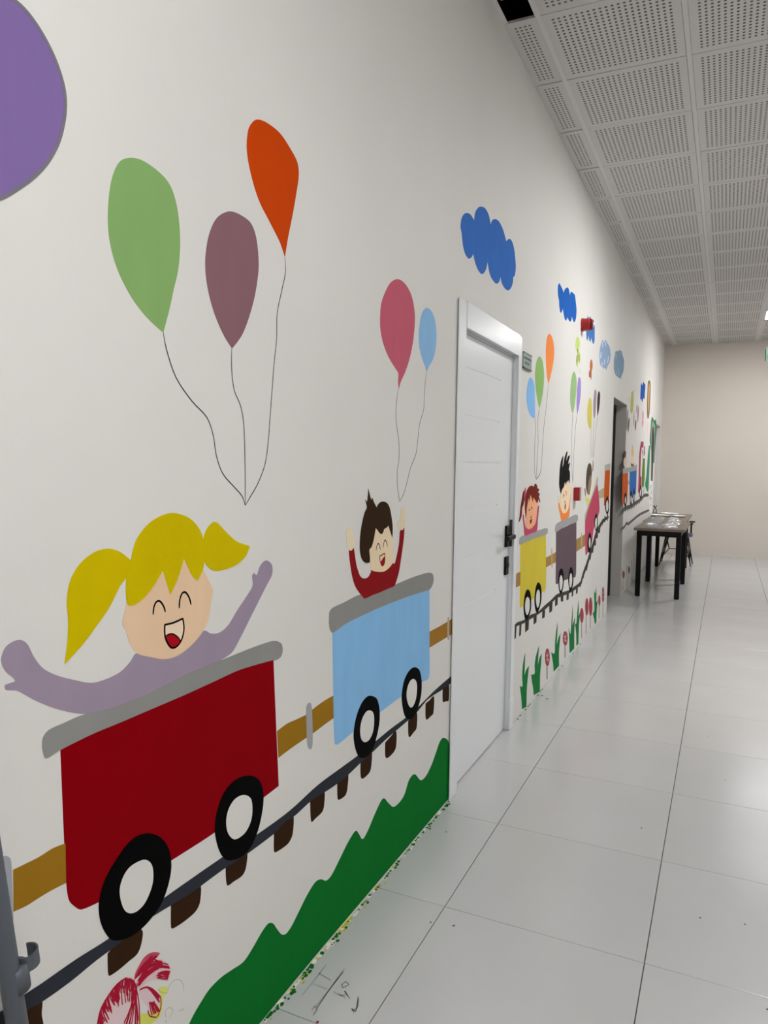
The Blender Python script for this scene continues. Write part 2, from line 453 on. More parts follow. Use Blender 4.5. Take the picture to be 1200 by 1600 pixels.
def ribbon(w, width, closed=False, taper=True):
    n = len(w); L, R = [], []
    for i, p in enumerate(w):
        a = w[i-1] if (closed or i > 0) else w[0]; b = w[(i+1) % n] if (closed or i < n-1) else w[-1]
        dx, dy = b[0]-a[0], b[1]-a[1]; l = math.hypot(dx, dy) or 1
        k = width/2
        if taper and not closed:
            e = min(i, n-1-i)/max(n-1, 1); k *= min(1, .45+e*6)
        nx, ny = -dy/l*k, dx/l*k
        L.append((p[0]+nx, p[1]+ny)); R.append((p[0]-nx, p[1]-ny))
    return [L, R, closed]
def STROKE(name, z, pts, col, layer, width, *subs, closed=False, n=4):
    w = spline(to_wall(z, pts), closed, n)
    return dict(name=name, ribs=[ribbon(w, width, closed)], col=col, layer=layer, subs=list(subs))
def STROKES(name, z, lst, col, layer, width, kind=None, n=4):
    return dict(name=name, ribs=[ribbon(spline(to_wall(z, p), False, n), width) for p in lst], col=col, layer=layer, subs=[], kind=kind)
def ELL(name, z, cx_, cy_, rx, ry, col, layer, *subs):
    return FILL(name, z, [(cx_+rx*math.cos(t*math.pi/6), cy_+ry*math.sin(t*math.pi/6)) for t in range(12)], col, layer, *subs)
COAT = 0
def part_mesh(d, base):
    V, Fc = [], []
    global COAT
    COAT = (COAT+1) % 40
    x0, x1 = .0001, d['layer']*LAY + COAT*4e-6
    nr = max(1, len(d.get('ribs', [])))
    for w in d.get('polys', []):
        A = sum(w[i-1][0]*w[i][1]-w[i][0]*w[i-1][1] for i in range(len(w)))
        if A < 0: w = w[::-1]
        n = len(w); i0 = len(V)
        V += [(x1, y-base[1], z-base[2]) for y, z in w] + [(x0, y-base[1], z-base[2]) for y, z in w]
        Fc.append(tuple(range(i0, i0+n)))
        for k in range(n):
            j = (k+1) % n; Fc.append((i0+n+k, i0+n+j, i0+j, i0+k))
    for ri, (L, R, closed) in enumerate(d.get('ribs', [])):
        n = len(L); i0 = len(V)
        if nr > 1: x1 = d['layer']*LAY + ri*(.0002/nr)
        V += [(x1, y-base[1], z-base[2]) for y, z in L] + [(x1, y-base[1], z-base[2]) for y, z in R]
        V += [(x0, y-base[1], z-base[2]) for y, z in L] + [(x0, y-base[1], z-base[2]) for y, z in R]
        for k in range(n if closed else n-1):
            j = (k+1) % n
            Fc.append((i0+k, i0+j, i0+n+j, i0+n+k))
            Fc.append((i0+2*n+k, i0+2*n+j, i0+j, i0+k)); Fc.append((i0+n+k, i0+n+j, i0+3*n+j, i0+3*n+k))
    me = mesh(d['name'], V, Fc, paint(*d['col']) if not isinstance(d['col'], bpy.types.Material) else d['col'])
    bm = bmesh.new(); bm.from_mesh(me)
    big = [f for f in bm.faces if len(f.verts) > 4]
    if big: bmesh.ops.triangulate(bm, faces=big, ngon_method='EAR_CLIP')
    bm.to_mesh(me); bm.free()
    return me
def all_pts(d):
    r = []
    for w in d.get('polys', []): r += w
    for L, R, c in d.get('ribs', []): r += L+R
    for s in d['subs']: r += all_pts(s)
    return r
SINGLE = {'brush_streaks': 'brush_streak', 'markings': 'marking', 'rays': 'ray', 'petal_marks': 'petal_mark', 'scribbles': 'scribble'}
def mural(name, label, cat, parts, group=None):
    parts = [e for d in parts for e in ([dict(d, name=SINGLE[d['name']], ribs=[r]) for r in d['ribs']] if d['name'] in SINGLE else [d])]
    pts = [p for d in parts for p in all_pts(d)]
    base = (WX, sum(p[0] for p in pts)/len(pts), max(0.0, min(p[1] for p in pts)))
    if len(parts) == 1 and not parts[0]['subs']:
        o = link(name, part_mesh(parts[0], base), None, base)
        return tag(o, label, cat, group)
    t = empty(name, base); tag(t, label, cat, group)
    for d in parts:
        o = link(d['name'], part_mesh(d, base), t)
        if d.get('kind'): o['kind'] = d['kind']
        if d.get('label'): o['label'] = d['label']
        for s in d['subs']:
            so = link(s['name'], part_mesh(s, base), o)
            if s.get('kind'): so['kind'] = s['kind']
    return t

PURPLE = (119, 98, 149); GREEN = (124, 160, 97); MAUVE = (127, 93, 98); ORANGE = (186, 62, 0); YEL = (190, 170, 0); SKIN = (214, 184, 152)
LILAC = (145, 131, 148); GREY = (132, 132, 129); RED = (126, 0, 10); BROWN = (142, 104, 26); BLK = (5, 5, 5); RAIL = (45, 48, 54); SLEEP = (48, 30, 17)
GRASS = (12, 104, 38); SKY = (126, 174, 214); DHAIR = (48, 34, 20); SHIRT = (128, 20, 25); PINK = (184, 90, 108); LBLUE = (136, 178, 216); CLOUD = (54, 107, 185)
LINE = (70, 66, 64); PENCIL = (168, 166, 162); TONGUE = (150, 14, 24)
HUB = M_wallhub

def balloon(z, pts, col, label, string=None, sz=PX, w=.003, group='painted balloons', outline=None):
    parts = [FILL('envelope', z, pts, col, 2)]
    if outline: parts.append(STROKE('outline', z, pts, outline[0], 3, outline[1], closed=True))
    if string: parts.append(STROKE('string', sz, string, LINE, 1, w))
    return mural('painted_balloon', label, 'painted balloon', parts, group)
# ---- balloons before the door
balloon(A8, [(50, 0), (105, 50), (160, 130), (205, 220), (235, 310), (245, 380), (240, 450), (220, 530), (180, 605), (130, 660), (70, 705), (0, 745), (-80, 760), (-170, 690), (-215, 560), (-230, 400), (-200, 200), (-120, 40), (-30, -25)], PURPLE,
        'huge purple painted balloon with grey outline at the top left of the wall', outline=((112, 108, 118), .006))
balloon(A8, [(485, 592), (530, 600), (590, 640), (635, 690), (660, 760), (672, 840), (675, 920), (668, 1010), (650, 1090), (635, 1160), (612, 1247, 1), (550, 1190), (490, 1110), (440, 1010), (412, 910), (404, 820), (410, 720), (425, 650), (450, 605)], GREEN,
        'large light green painted balloon above the blonde girl', [(255, 519), (260, 546), (275, 590), (300, 627), (323, 652), (333, 680), (338, 712), (348, 740), (365, 760), (378, 775), (383, 790)])
balloon(A8, [(855, 793), (890, 800), (935, 830), (955, 870), (966, 930), (969, 1010), (955, 1110), (930, 1200), (905, 1260), (870, 1307, 1), (840, 1260), (805, 1180), (780, 1090), (769, 1000), (775, 920), (790, 860), (815, 815)], MAUVE,
        'dull mauve painted balloon between the large green and orange ones', [(362, 543), (362, 580), (366, 610), (375, 632), (380, 655), (382, 690), (383, 740), (383, 790)])
balloon(A8, [(965, 448), (1000, 460), (1050, 500), (1090, 560), (1115, 610), (1120, 660), (1110, 730), (1098, 800), (1080, 890), (1068, 965, 1), (1050, 910), (1010, 830), (970, 750), (940, 650), (925, 560), (930, 490), (945, 460)], ORANGE,
        'large tilted bright orange painted balloon left of the door', [(445, 402), (446, 425), (440, 455), (433, 490), (432, 530), (428, 570), (425, 610), (422, 650), (419, 690), (414, 725), (403, 755), (390, 778), (383, 790)])
balloon(C8, [(295, 68), (335, 85), (370, 130), (395, 190), (410, 270), (413, 340), (405, 450), (390, 540), (370, 620), (345, 690), (320, 745), (307, 795, 1), (303, 740), (305, 690), (285, 655), (240, 580), (205, 490), (187, 400), (185, 310), (192, 230), (215, 160), (250, 95)], PINK,
        'large pink painted balloon above the brown haired boy', [(303, 795), (292, 880), (290, 1000), (305, 1110), (310, 1190), (308, 1260), (298, 1330), (297, 1410), (308, 1500), (312, 1533)], C8)
balloon(C8, [(490, 258), (520, 275), (545, 335), (555, 420), (552, 510), (535, 590), (505, 645), (490, 682, 1), (480, 640), (458, 580), (442, 510), (438, 440), (448, 340), (465, 280)], LBLUE,
        'small light blue painted balloon right beside the white door casing', [(490, 682), (480, 760), (475, 860), (470, 930), (445, 1020), (432, 1130), (420, 1220), (385, 1310), (360, 1410), (340, 1480), (312, 1533)], C8)
# ---- clouds
BIGCLOUD = [(135, 150), (165, 165), (188, 205, 1), (195, 150), (215, 115), (240, 105), (270, 120), (295, 170), (307, 235, 1), (318, 205), (340, 195), (370, 215), (400, 280), (420, 355, 1), (435, 340), (455, 345), (475, 400), (487, 500), (488, 560), (480, 605), (470, 612, 1), (468, 650), (455, 690), (432, 710), (405, 690), (385, 650), (378, 612, 1), (370, 645), (350, 662), (325, 640), (300, 590), (285, 505, 1), (275, 555), (255, 588), (235, 588), (210, 550), (190, 490), (182, 445, 1), (170, 470), (148, 480), (125, 450), (108, 390), (98, 300), (90, 250), (95, 200), (110, 165)]
CG = 'painted clouds'
mural('painted_cloud', 'largest blue painted cloud, above the white door', 'painted cloud', [FILL('cloud', B8, BIGCLOUD, CLOUD, 1)], CG)
mural('painted_cloud', 'medium blue painted cloud just before the red siren', 'painted cloud', [FILL('cloud', E7, [(280, 250), (310, 300), (350, 380), (390, 470), (410, 560, 1), (450, 440), (500, 395), (545, 385), (575, 440), (595, 540), (610, 620, 1), (630, 540), (655, 510), (700, 550), (760, 610), (775, 680), (795, 850), (815, 1050), (810, 1250), (785, 1400), (740, 1470), (700, 1400), (670, 1285, 1), (655, 1400), (615, 1455), (570, 1400), (530, 1310, 1), (510, 1380), (475, 1420), (440, 1340), (410, 1200), (390, 1040, 1), (370, 1110), (330, 1180), (295, 1110), (275, 950), (265, 780), (240, 660), (230, 500), (235, 330)], (30, 89, 168), 1)], CG)
mural('painted_cloud', 'blue painted cloud partly hidden behind the red siren', 'painted cloud', [FILL('cloud', D7, [(510, 600), (540, 400), (560, 320), (590, 390), (620, 400), (645, 340), (680, 400), (700, 480), (740, 520), (765, 470), (800, 540), (820, 680), (820, 1000), (815, 1250), (775, 1380), (740, 1330), (700, 1150, 1), (680, 1230), (645, 1295), (615, 1220), (585, 1060, 1), (570, 1180), (535, 1245), (510, 1150), (500, 900)], (62, 110, 172), 1)], CG)
PALE = (138, 160, 190); WHITEP = (198, 210, 224)
mural('painted_cloud', 'pale streaky blue painted cloud, first of two beyond the siren', 'painted cloud', [FILL('cloud', E3, [(190, 500), (225, 560), (260, 500), (290, 560), (330, 620), (370, 720), (385, 850), (375, 980), (350, 1080), (310, 1150), (285, 1250), (250, 1200), (215, 1220), (180, 1170), (140, 1150), (115, 1050), (105, 850), (120, 700), (150, 580)], PALE, 1),
      STROKES('brush_streaks', E3, [[(185, 540), (190, 680)], [(262, 540), (262, 660)], [(135, 960), (150, 800)], [(235, 980), (225, 1120)], [(330, 900), (310, 1080)], [(160, 1050), (175, 1150)]], WHITEP, 2, .032)], CG)
mural('painted_cloud', 'pale grey-blue painted cloud, second of two, above the dark doorway', 'painted cloud', [FILL('cloud', E3, [(500, 800), (545, 770), (575, 790), (605, 740), (640, 780), (665, 780), (690, 900), (720, 1000), (718, 1150), (700, 1300), (665, 1380), (635, 1470), (580, 1430), (530, 1400), (490, 1330), (465, 1200), (470, 1000), (490, 880)], (122, 148, 168), 1),
      STROKES('brush_streaks', E3, [[(510, 820), (525, 980)], [(530, 1270), (525, 1380)], [(590, 1200), (585, 1380)], [(630, 800), (635, 880)]], (158, 178, 192), 2, .035)], CG)
mural('painted_cloud', 'small dark blue painted cloud near the far corner', 'painted cloud', [FILL('cloud', D8, [(635, 130), (655, 180), (680, 95), (700, 140), (720, 150), (722, 250), (712, 350), (705, 500), (680, 480), (652, 580), (635, 500), (608, 510), (612, 300), (620, 170)], (36, 84, 162), 1)], CG)

# ---- blonde girl and red wagon
g = mural('painted_child', 'painted blonde girl with two pigtails and lilac top waving from red wagon', 'painted child', [
    FILL('top', A1, [(5, 740), (20, 700), (50, 675), (85, 666), (115, 685), (140, 735), (180, 785), (240, 815), (310, 833), (380, 845), (440, 830), (500, 800), (540, 760), (568, 722), (640, 735), (700, 745), (760, 720), (810, 670), (848, 628), (880, 640), (915, 635), (950, 605), (990, 540), (1030, 480), (1052, 440), (1050, 400), (1058, 388), (1070, 395), (1085, 355), (1110, 335), (1133, 355), (1133, 395), (1110, 440), (1080, 500), (1040, 580), (1000, 660), (960, 725), (840, 790), (640, 900), (480, 960), (350, 975), (240, 955), (150, 920), (95, 890), (70, 878), (25, 875), (20, 855), (45, 845), (62, 838), (55, 825), (25, 800), (8, 770)], LILAC, 1),
    FILL('face', A1, [(530, 450), (525, 520), (510, 585), (512, 610), (525, 630), (540, 680), (570, 722), (630, 738), (690, 746), (750, 725), (800, 685), (845, 630), (870, 570), (880, 500), (888, 462), (870, 420), (850, 380), (800, 300), (680, 250), (580, 330)], SKIN, 2,
        STROKE('eye', A1, [(637, 562), (640, 530), (650, 508), (665, 505), (680, 525), (688, 550)], BLK, 3, .0040),
        STROKE('eye', A1, [(746, 535), (748, 500), (758, 472), (772, 468), (787, 490), (795, 520)], BLK, 3, .0042),
        FILL('teeth', A1, [(687, 605, 1), (720, 597), (760, 579, 1), (764, 620), (755, 665), (735, 690), (712, 695), (692, 670), (687, 640)], (222, 200, 176), 3),
        FILL('tongue', A1, [(690, 648), (715, 640), (740, 655), (752, 675), (735, 692), (712, 697), (695, 674)], TONGUE, 4),
        STROKE('mouth', A1, [(685, 603, 1), (720, 595), (760, 577, 1), (765, 620), (755, 665), (735, 693), (712, 698), (692, 670), (685, 640)], BLK, 5, .0038, closed=True),
        STROKE('tongue_line', A1, [(690, 648), (715, 640), (740, 655), (752, 675)], BLK, 5, .0026)),
    FILL('hair', A1, [(545, 330), (552, 295), (572, 240), (620, 180), (680, 145), (730, 138), (790, 160), (830, 205), (846, 250), (850, 320), (845, 370), (822, 420, 1), (800, 400), (785, 370), (765, 327, 1), (748, 385), (732, 430), (708, 478, 1), (695, 435), (677, 377, 1), (640, 440), (600, 490), (560, 520), (535, 522), (526, 500), (524, 440), (530, 380)], YEL, 4),
    FILL('pigtail', A1, [(545, 335, 1), (500, 300), (450, 286), (390, 302), (330, 352), (290, 425), (277, 510), (283, 580), (280, 670), (268, 768, 1), (340, 690), (400, 610), (455, 530), (500, 440), (528, 402)], YEL, 3),
    FILL('pigtail', A1, [(847, 240, 1), (860, 205), (885, 177), (905, 178), (940, 215), (985, 255), (1040, 275, 1), (1025, 315), (990, 350), (940, 372), (890, 378), (860, 355), (848, 330)], YEL, 3)])
WG = 'painted train wagons'
mural('painted_wagon', 'large dark red painted train wagon under the blonde girl', 'painted wagon', [
    FILL('body', PX, [(94, 1168, 1), (140, 1145), (280, 1085), (427, 1022, 1), (430, 1100), (435.5, 1228, 1), (412.5, 1245.6), (333.7, 1302), (270, 1343), (210, 1380), (155.6, 1409), (127.5, 1421), (116, 1416), (107, 1405), (103, 1375), (99.4, 1300)], RED, 1),
    FILL('rim', A1, [(175, 1110), (180, 1070), (205, 1040), (270, 1010), (340, 980), (480, 945), (640, 880), (800, 800), (960, 735), (1060, 695), (1140, 670), (1170, 680), (1177, 705), (1170, 735), (1150, 750), (1130, 752), (1000, 790), (900, 835), (780, 890), (640, 950), (500, 1010), (380, 1060), (250, 1125), (200, 1157), (185, 1155)], GREY, 4),
    FILL('wheel', A2, [(620, 405), (665, 420), (700, 465), (713, 540), (700, 620), (670, 700), (620, 770), (570, 818), (520, 845), (480, 852), (455, 842), (430, 805), (415, 760), (411, 700), (425, 630), (450, 570), (490, 505), (530, 450), (575, 415)], BLK, 4,
        FILL('hub', A2, [(605, 515), (630, 535), (637, 580), (630, 630), (605, 690), (575, 725), (545, 738), (520, 728), (503, 690), (497, 640), (510, 590), (535, 550), (570, 525)], HUB, 5)),
    FILL('wheel', A2, [(1045, 165), (1080, 185), (1096, 235), (1094, 300), (1075, 390), (1045, 460), (1010, 500), (965, 518), (935, 512), (910, 470), (895, 400), (900, 330), (925, 250), (960, 200), (1000, 172)], BLK, 4,
        FILL('hub', A2, [(1015, 245), (1043, 260), (1050, 300), (1045, 350), (1025, 395), (1000, 420), (975, 430), (955, 415), (943, 385), (942, 340), (955, 295), (980, 260)], HUB, 5))], WG)
KG = 'painted wagon couplings'
mural('painted_coupling', 'ochre painted coupling bar left of the red wagon', 'painted coupling', [
    FILL('bar', D1z, [(108, 315, 1), (200, 270), (320, 210), (440, 135), (545, 95, 1), (550, 425, 1), (440, 480), (330, 545), (220, 615), (112, 664, 1)], BROWN, 1),
    FILL('pin', D1z, [(-30, 260), (-10, 220), (20, 203), (55, 200), (80, 215), (93, 250), (103, 500), (110, 735), (90, 768), (50, 770), (10, 700), (-20, 500)], (150, 153, 158), 2)], KG)
mural('painted_coupling', 'ochre painted coupling bar joining the red and light blue wagons', 'painted coupling', [
    FILL('bar', A4, [(112, 660, 1), (165, 620), (220, 595), (270, 570), (300, 545), (360, 500), (415, 468, 1), (417, 588, 1), (360, 630), (310, 668), (270, 695), (190, 750), (120, 803, 1)], BROWN, 1),
    FILL('pin', A4, [(268, 540), (275, 515), (290, 507), (298, 530), (302, 620), (303, 720), (298, 750), (287, 757), (275, 735), (270, 650)], (150, 151, 152), 2)], KG)
mural('painted_coupling', 'short ochre painted coupling bar ending at the white door casing', 'painted coupling', [
    FILL('bar', A4, [(928, 127, 1), (980, 100), (1050, 58, 1), (1050, 140, 1), (1000, 170), (930, 213, 1)], (150, 108, 42), 1),
    FILL('pin', A4, [(1026, 55), (1031, 48), (1034, 60), (1033, 165), (1029, 172), (1025, 160)], (160, 155, 148), 2)], KG)
# ---- near railway
def sleepers(z, lst, layer=2, col=SLEEP):
    return [FILL('sleeper', z, [(*p, 1) if i == 0 or len(s) < 5 else p for i, p in enumerate(s)], col, layer) for s in lst]
rail_top = [(-60, 1616, 1), (0, 1581), (35, 1556), (67, 1535), (120, 1498), (169, 1467), (259, 1401), (345, 1341), (397, 1307), (452, 1267), (496, 1227), (531, 1201), (557, 1182), (587, 1158), (610, 1139), (633, 1122), (657, 1101), (680, 1078), (704.6, 1056.5, 1)]
rail_bot = [(704.6, 1067, 1), (691.7, 1077), (668, 1093), (651, 1113), (627.5, 1134), (604, 1154), (581, 1176), (563, 1192), (540, 1214), (516.7, 1231.5), (487.5, 1250), (461, 1274), (443.7, 1285.4), (431, 1300), (386, 1334), (349, 1358), (300, 1394), (270, 1412.5), (225, 1440.6), (187.5, 1472.5), (150, 1500.6), (109, 1534), (64, 1566), (37.5, 1581), (0, 1612), (-60, 1650, 1)]
mural('painted_railway', 'dark grey painted rail with brown sleepers below the red and blue wagons', 'painted railway',
      [FILL('rail', PX, rail_top+rail_bot, RAIL, 3)] +
      sleepers(PX, [[(37, 1575), (64, 1560), (65, 1585), (66, 1607), (40, 1615)], [(428, 1298), (445, 1283), (458, 1274), (457, 1303), (450, 1318), (432, 1331), (428, 1330)]]) +
      sleepers(D2z, [[(320, 200), (440, 60), (560, -20), (605, -60), (682, -40), (672, 90), (630, 200), (540, 280), (440, 365), (370, 415), (335, 430), (325, 400), (320, 290)]]) +
      sleepers(A2, [[(712, 700), (770, 655), (832, 615), (833, 690), (815, 730), (770, 770), (720, 802), (712, 795)], [(940, 535), (985, 505), (1028, 475), (1025, 545), (1010, 580), (975, 605), (945, 620)]]) +
      sleepers(A4, [[(290, 1030), (330, 1000), (365, 975), (365, 1050), (355, 1090), (320, 1125), (295, 1143)], [(435, 925), (465, 900), (493, 885), (490, 960), (480, 1000), (455, 1022), (437, 1022)], [(560, 818), (590, 793), (620, 765), (615, 860), (600, 890), (563, 912)], [(692, 720), (720, 690), (750, 660), (750, 740), (735, 775), (695, 803)], [(815, 603), (840, 583), (862, 562), (860, 640), (845, 665), (818, 690)], [(908, 512), (930, 493), (953, 475), (950, 560), (935, 580), (910, 595)], [(1000, 430), (1015, 420), (1032, 408), (1032, 490), (1015, 500), (1000, 500)]]))
# ---- boy and light blue wagon
mural('painted_child', 'painted brown haired boy in red shirt with both arms raised', 'painted child', [
    FILL('shirt', E8, [(45, 888), (65, 893), (90, 885), (108, 855), (125, 950), (145, 1080), (170, 1170), (200, 1245), (240, 1275), (285, 1275), (320, 1250), (350, 1190), (360, 1150), (470, 1150), (540, 1150), (600, 1110), (645, 1065), (680, 1070), (710, 960), (740, 800), (755, 620), (790, 605), (812, 575), (808, 700), (790, 850), (765, 1020), (740, 1180), (710, 1290), (675, 1380), (600, 1415), (520, 1450), (440, 1485), (370, 1510), (300, 1545), (255, 1560, 1), (200, 1490), (140, 1400), (100, 1290), (75, 1160), (55, 1020)], SHIRT, 4),
    FILL('face', E8, [(330, 885), (322, 905), (335, 960), (332, 1040), (345, 1110), (358, 1160), (400, 1180), (470, 1187), (530, 1180), (590, 1140), (640, 1080), (652, 1050), (656, 900), (645, 700), (600, 500), (480, 450), (400, 600), (350, 800)], (218, 198, 166), 5,
        STROKE('eye', E8, [(420, 890), (425, 840), (440, 800), (455, 798), (468, 830), (478, 880)], BLK, 6, .0036),
        STROKE('eye', E8, [(515, 850), (522, 800), (535, 755), (550, 750), (565, 790), (575, 835)], BLK, 6, .0036),
        FILL('tongue', E8, [(480, 1060), (505, 1010), (535, 975), (540, 1020), (530, 1080), (510, 1100), (490, 1090)], TONGUE, 6),
        STROKE('mouth', E8, [(468, 970, 1), (500, 950), (535, 930, 1), (540, 990), (535, 1060), (515, 1098), (495, 1095), (478, 1050), (470, 1010)], (60, 30, 20), 7, .0034, closed=True)),
    FILL('hair', E8, [(195, 800), (200, 700), (215, 580), (240, 450), (265, 360), (293, 300), (290, 260), (272, 185, 1), (298, 220, 1), (310, 100), (312, 38, 1), (330, 110), (345, 170), (355, 200, 1), (366, 158, 1), (390, 220), (428, 295, 1), (450, 250), (490, 215), (530, 212), (575, 235), (605, 290), (620, 350), (635, 440), (648, 550), (648, 650), (642, 715, 1), (625, 660), (605, 600), (590, 545, 1), (560, 575), (530, 595), (515, 640), (490, 663), (460, 640), (435, 605), (412, 580, 1), (400, 660), (380, 760), (355, 840), (325, 880), (330, 960), (332, 1040), (310, 1062), (270, 1058), (230, 1020), (205, 950), (195, 870)], DHAIR, 6),
    FILL('hand', E8, [(40, 880), (25, 840), (12, 780), (8, 700), (2, 640), (15, 600), (40, 580), (65, 590), (85, 630), (105, 670), (128, 720), (125, 780), (110, 840), (85, 885), (60, 893)], (214, 202, 172), 3),
    FILL('hand', E8, [(760, 610), (735, 580), (722, 530), (730, 490), (755, 450), (760, 380), (770, 320), (790, 290), (815, 310), (828, 370), (828, 470), (815, 560), (795, 600)], (210, 198, 170), 3)])
mural('painted_wagon', 'light blue painted train wagon carrying the brown haired boy', 'painted wagon', [
    FILL('body', PX, [(519, 980, 1), (600, 940), (671, 910, 1), (671, 985), (671, 1052), (669, 1061), (659.6, 1065.8), (627.5, 1087.7), (594, 1113), (553, 1142.5), (528, 1163), (522.5, 1160), (520.5, 1080)], SKY, 1),
    FILL('rim', A3, [(352, 850), (355, 810), (375, 785), (440, 755), (525, 712), (620, 695), (740, 650), (850, 605), (935, 580), (960, 590), (965, 625), (955, 660), (940, 680), (860, 705), (760, 740), (660, 780), (560, 825), (450, 880), (375, 932), (358, 915), (352, 880)], GREY, 3),
    FILL('wheel', A4, [(612, 470), (645, 485), (660, 540), (660, 610), (645, 690), (620, 765), (585, 800), (555, 800), (535, 765), (523, 700), (525, 640), (540, 570), (565, 510), (590, 478)], BLK, 4,
        FILL('hub', A4, [(605, 548), (625, 560), (631, 600), (625, 660), (605, 705), (580, 718), (562, 700), (556, 655), (565, 600), (585, 560)], HUB, 5)),
    FILL('wheel', A4, [(855, 318), (875, 335), (886, 390), (884, 460), (868, 530), (845, 580), (820, 597), (798, 580), (785, 530), (780, 470), (790, 400), (810, 350), (835, 322)], BLK, 4,
        FILL('hub', A4, [(843, 380), (857, 395), (861, 430), (855, 485), (840, 525), (825, 532), (812, 510), (805, 470), (810, 425), (825, 390)], HUB, 5))], WG)
# ---- grass bank
hill = [A5(p) for p in [(-40, 1090), (0, 1000), (40, 930), (80, 870), (130, 820), (180, 785), (230, 750), (270, 690), (310, 620), (340, 580), (362, 580), (380, 605), (400, 628), (420, 625), (445, 590), (480, 520), (515, 450), (550, 395), (575, 382), (600, 388), (625, 360), (660, 290), (700, 210), (730, 166), (745, 180), (762, 203)]] + \
       [A4(p) for p in [(600, 1190), (640, 1095), (680, 1020), (710, 1045), (740, 1065), (790, 1010), (820, 920), (850, 890), (882, 922), (910, 900), (940, 840), (965, 770), (985, 715), (1005, 695), (1034, 725), (1036, 850), (1036, 980), (1030, 1010)]] + \
       [(700, 1249, 1), (600, 1367), (500, 1485), (400, 1606), (330, 1690, 1), (255, 1690, 1)]
# drop the duplicated crest points shared by both traced views
hill = [p for p in hill]
mural('painted_grass_bank', 'dark green painted grassy bank with wavy crest along the floor', 'painted grass', [FILL('bank', PX, hill, GRASS, 1)])
# ---- unfinished red flower
FR = (158, 24, 50)
fp = [
    FILL('petal', D2z, [(600, 470, 1), (545, 442), (490, 455), (430, 500), (370, 570), (310, 660), (255, 760), (225, 860), (205, 960), (200, 1040), (420, 1060), (640, 1040), (655, 900), (645, 760), (640, 640), (610, 540)], (208, 186, 188), 1),
    FILL('petal', D2z, [(595, 470, 1), (610, 400), (650, 320), (700, 240), (760, 195), (820, 185), (866, 192, 1), (845, 225), (790, 260), (730, 330), (660, 420)], (178, 70, 90), 2),
    FILL('petal', D2z, [(610, 500, 1), (680, 410), (760, 310), (830, 260), (880, 260), (940, 300), (975, 360), (975, 430), (945, 490, 1), (880, 470), (800, 470), (720, 510), (640, 560)], (206, 176, 180), 1),
    FILL('petal', D2z, [(640, 580, 1), (700, 550), (770, 545), (820, 590), (865, 650), (878, 720), (862, 800), (830, 865, 1), (770, 855), (735, 810), (740, 760), (690, 700), (660, 640)], (208, 182, 186), 1),
    FILL('leaf', D2z, [(850, 560), (930, 545), (945, 600), (900, 660), (885, 780), (860, 860), (780, 930), (660, 1020), (660, 840), (760, 820), (850, 760), (880, 660)], (196, 204, 96), 1)]
rnd = random.Random(3)
st = []
L_edge = [(600, 480), (560, 455), (500, 455), (440, 500), (385, 560), (330, 640), (280, 720), (245, 800), (225, 880), (210, 960)]
for i in range(70):
    f = i/69.0
    e = spline(L_edge, False, 6); p = e[int(f*(len(e)-1))]
    tgt = (600+rnd.uniform(-30, 20), 640+rnd.uniform(-20, 80))
    if f < .45:
        q_ = (p[0]+(tgt[0]-p[0])*.2-60*f+rnd.uniform(-25, 10), p[1]+rnd.uniform(90, 260))
    else:
        q_ = (p[0]+rnd.uniform(10, 60), p[1]+rnd.uniform(60, 170))
    st.append([p, ((p[0]+q_[0])/2-8, (p[1]+q_[1])/2), q_])
for i in range(16):
    a = rnd.uniform(-1, 1); st.append([(600+rnd.uniform(-30, 30), 560+rnd.uniform(-60, 60)), (590+a*40, 760), (560+a*90, 900+rnd.uniform(0, 120))])
for i in range(22):
    f = rnd.random(); st.append([(600+25*f, 470-30*f), (650+60*f, 350-40*f+60*rnd.random()), (760+80*f, 215+25*rnd.random())])
for i in range(26):
    f = rnd.random(); st.append([(630+20*rnd.random(), 540-60*f), (740, 430-110*f), (860, 330-60*f+30*rnd.random())])
for i in range(24):
    f = rnd.random(); y = 270+210*f; xx = 972-abs(f-.5)*60+(-60 if f < .2 else 0); st.append([(xx, y), (xx-50, y-6+rnd.uniform(-12, 12)), (xx-rnd.uniform(70, 130), y+rnd.uniform(-30, 10))])
for i in range(14):
    f = rnd.random(); st.append([(650, 575), (740, 545+10*f), (860, 640+80*f)] if i < 4 else [(862-100*f, 800+55*f), (840-90*f, 760+40*f), (800-60*f, 690+60*rnd.random())])
st += [[(868, 640), (876, 720), (862, 800), (832, 862)], [(738, 790), (760, 850), (830, 862)], [(650, 580), (720, 548), (790, 570), (870, 650)], [(205, 990), (240, 800), (310, 660), (420, 515), (520, 447)], [(655, 1000), (650, 800), (635, 640), (600, 500)]]
fp.append(STROKES('brush_strokes', D2z, st, FR, 3, .0021, kind='stuff'))
fp.append(STROKES('pencil_sketch', D2z, [[(940, 600), (980, 510), (1040, 468), (1100, 500), (1115, 600)], [(930, 870), (920, 800), (965, 760), (1000, 800), (960, 880)], [(850, 570), (880, 600), (945, 610)], [(1060, 800), (1120, 775)], [(935, 930), (925, 890)]], PENCIL, 1, .0014, kind='stuff'))
mural('painted_flower', 'unfinished crimson streaked lily painted below the red wagon', 'painted flower', fp)

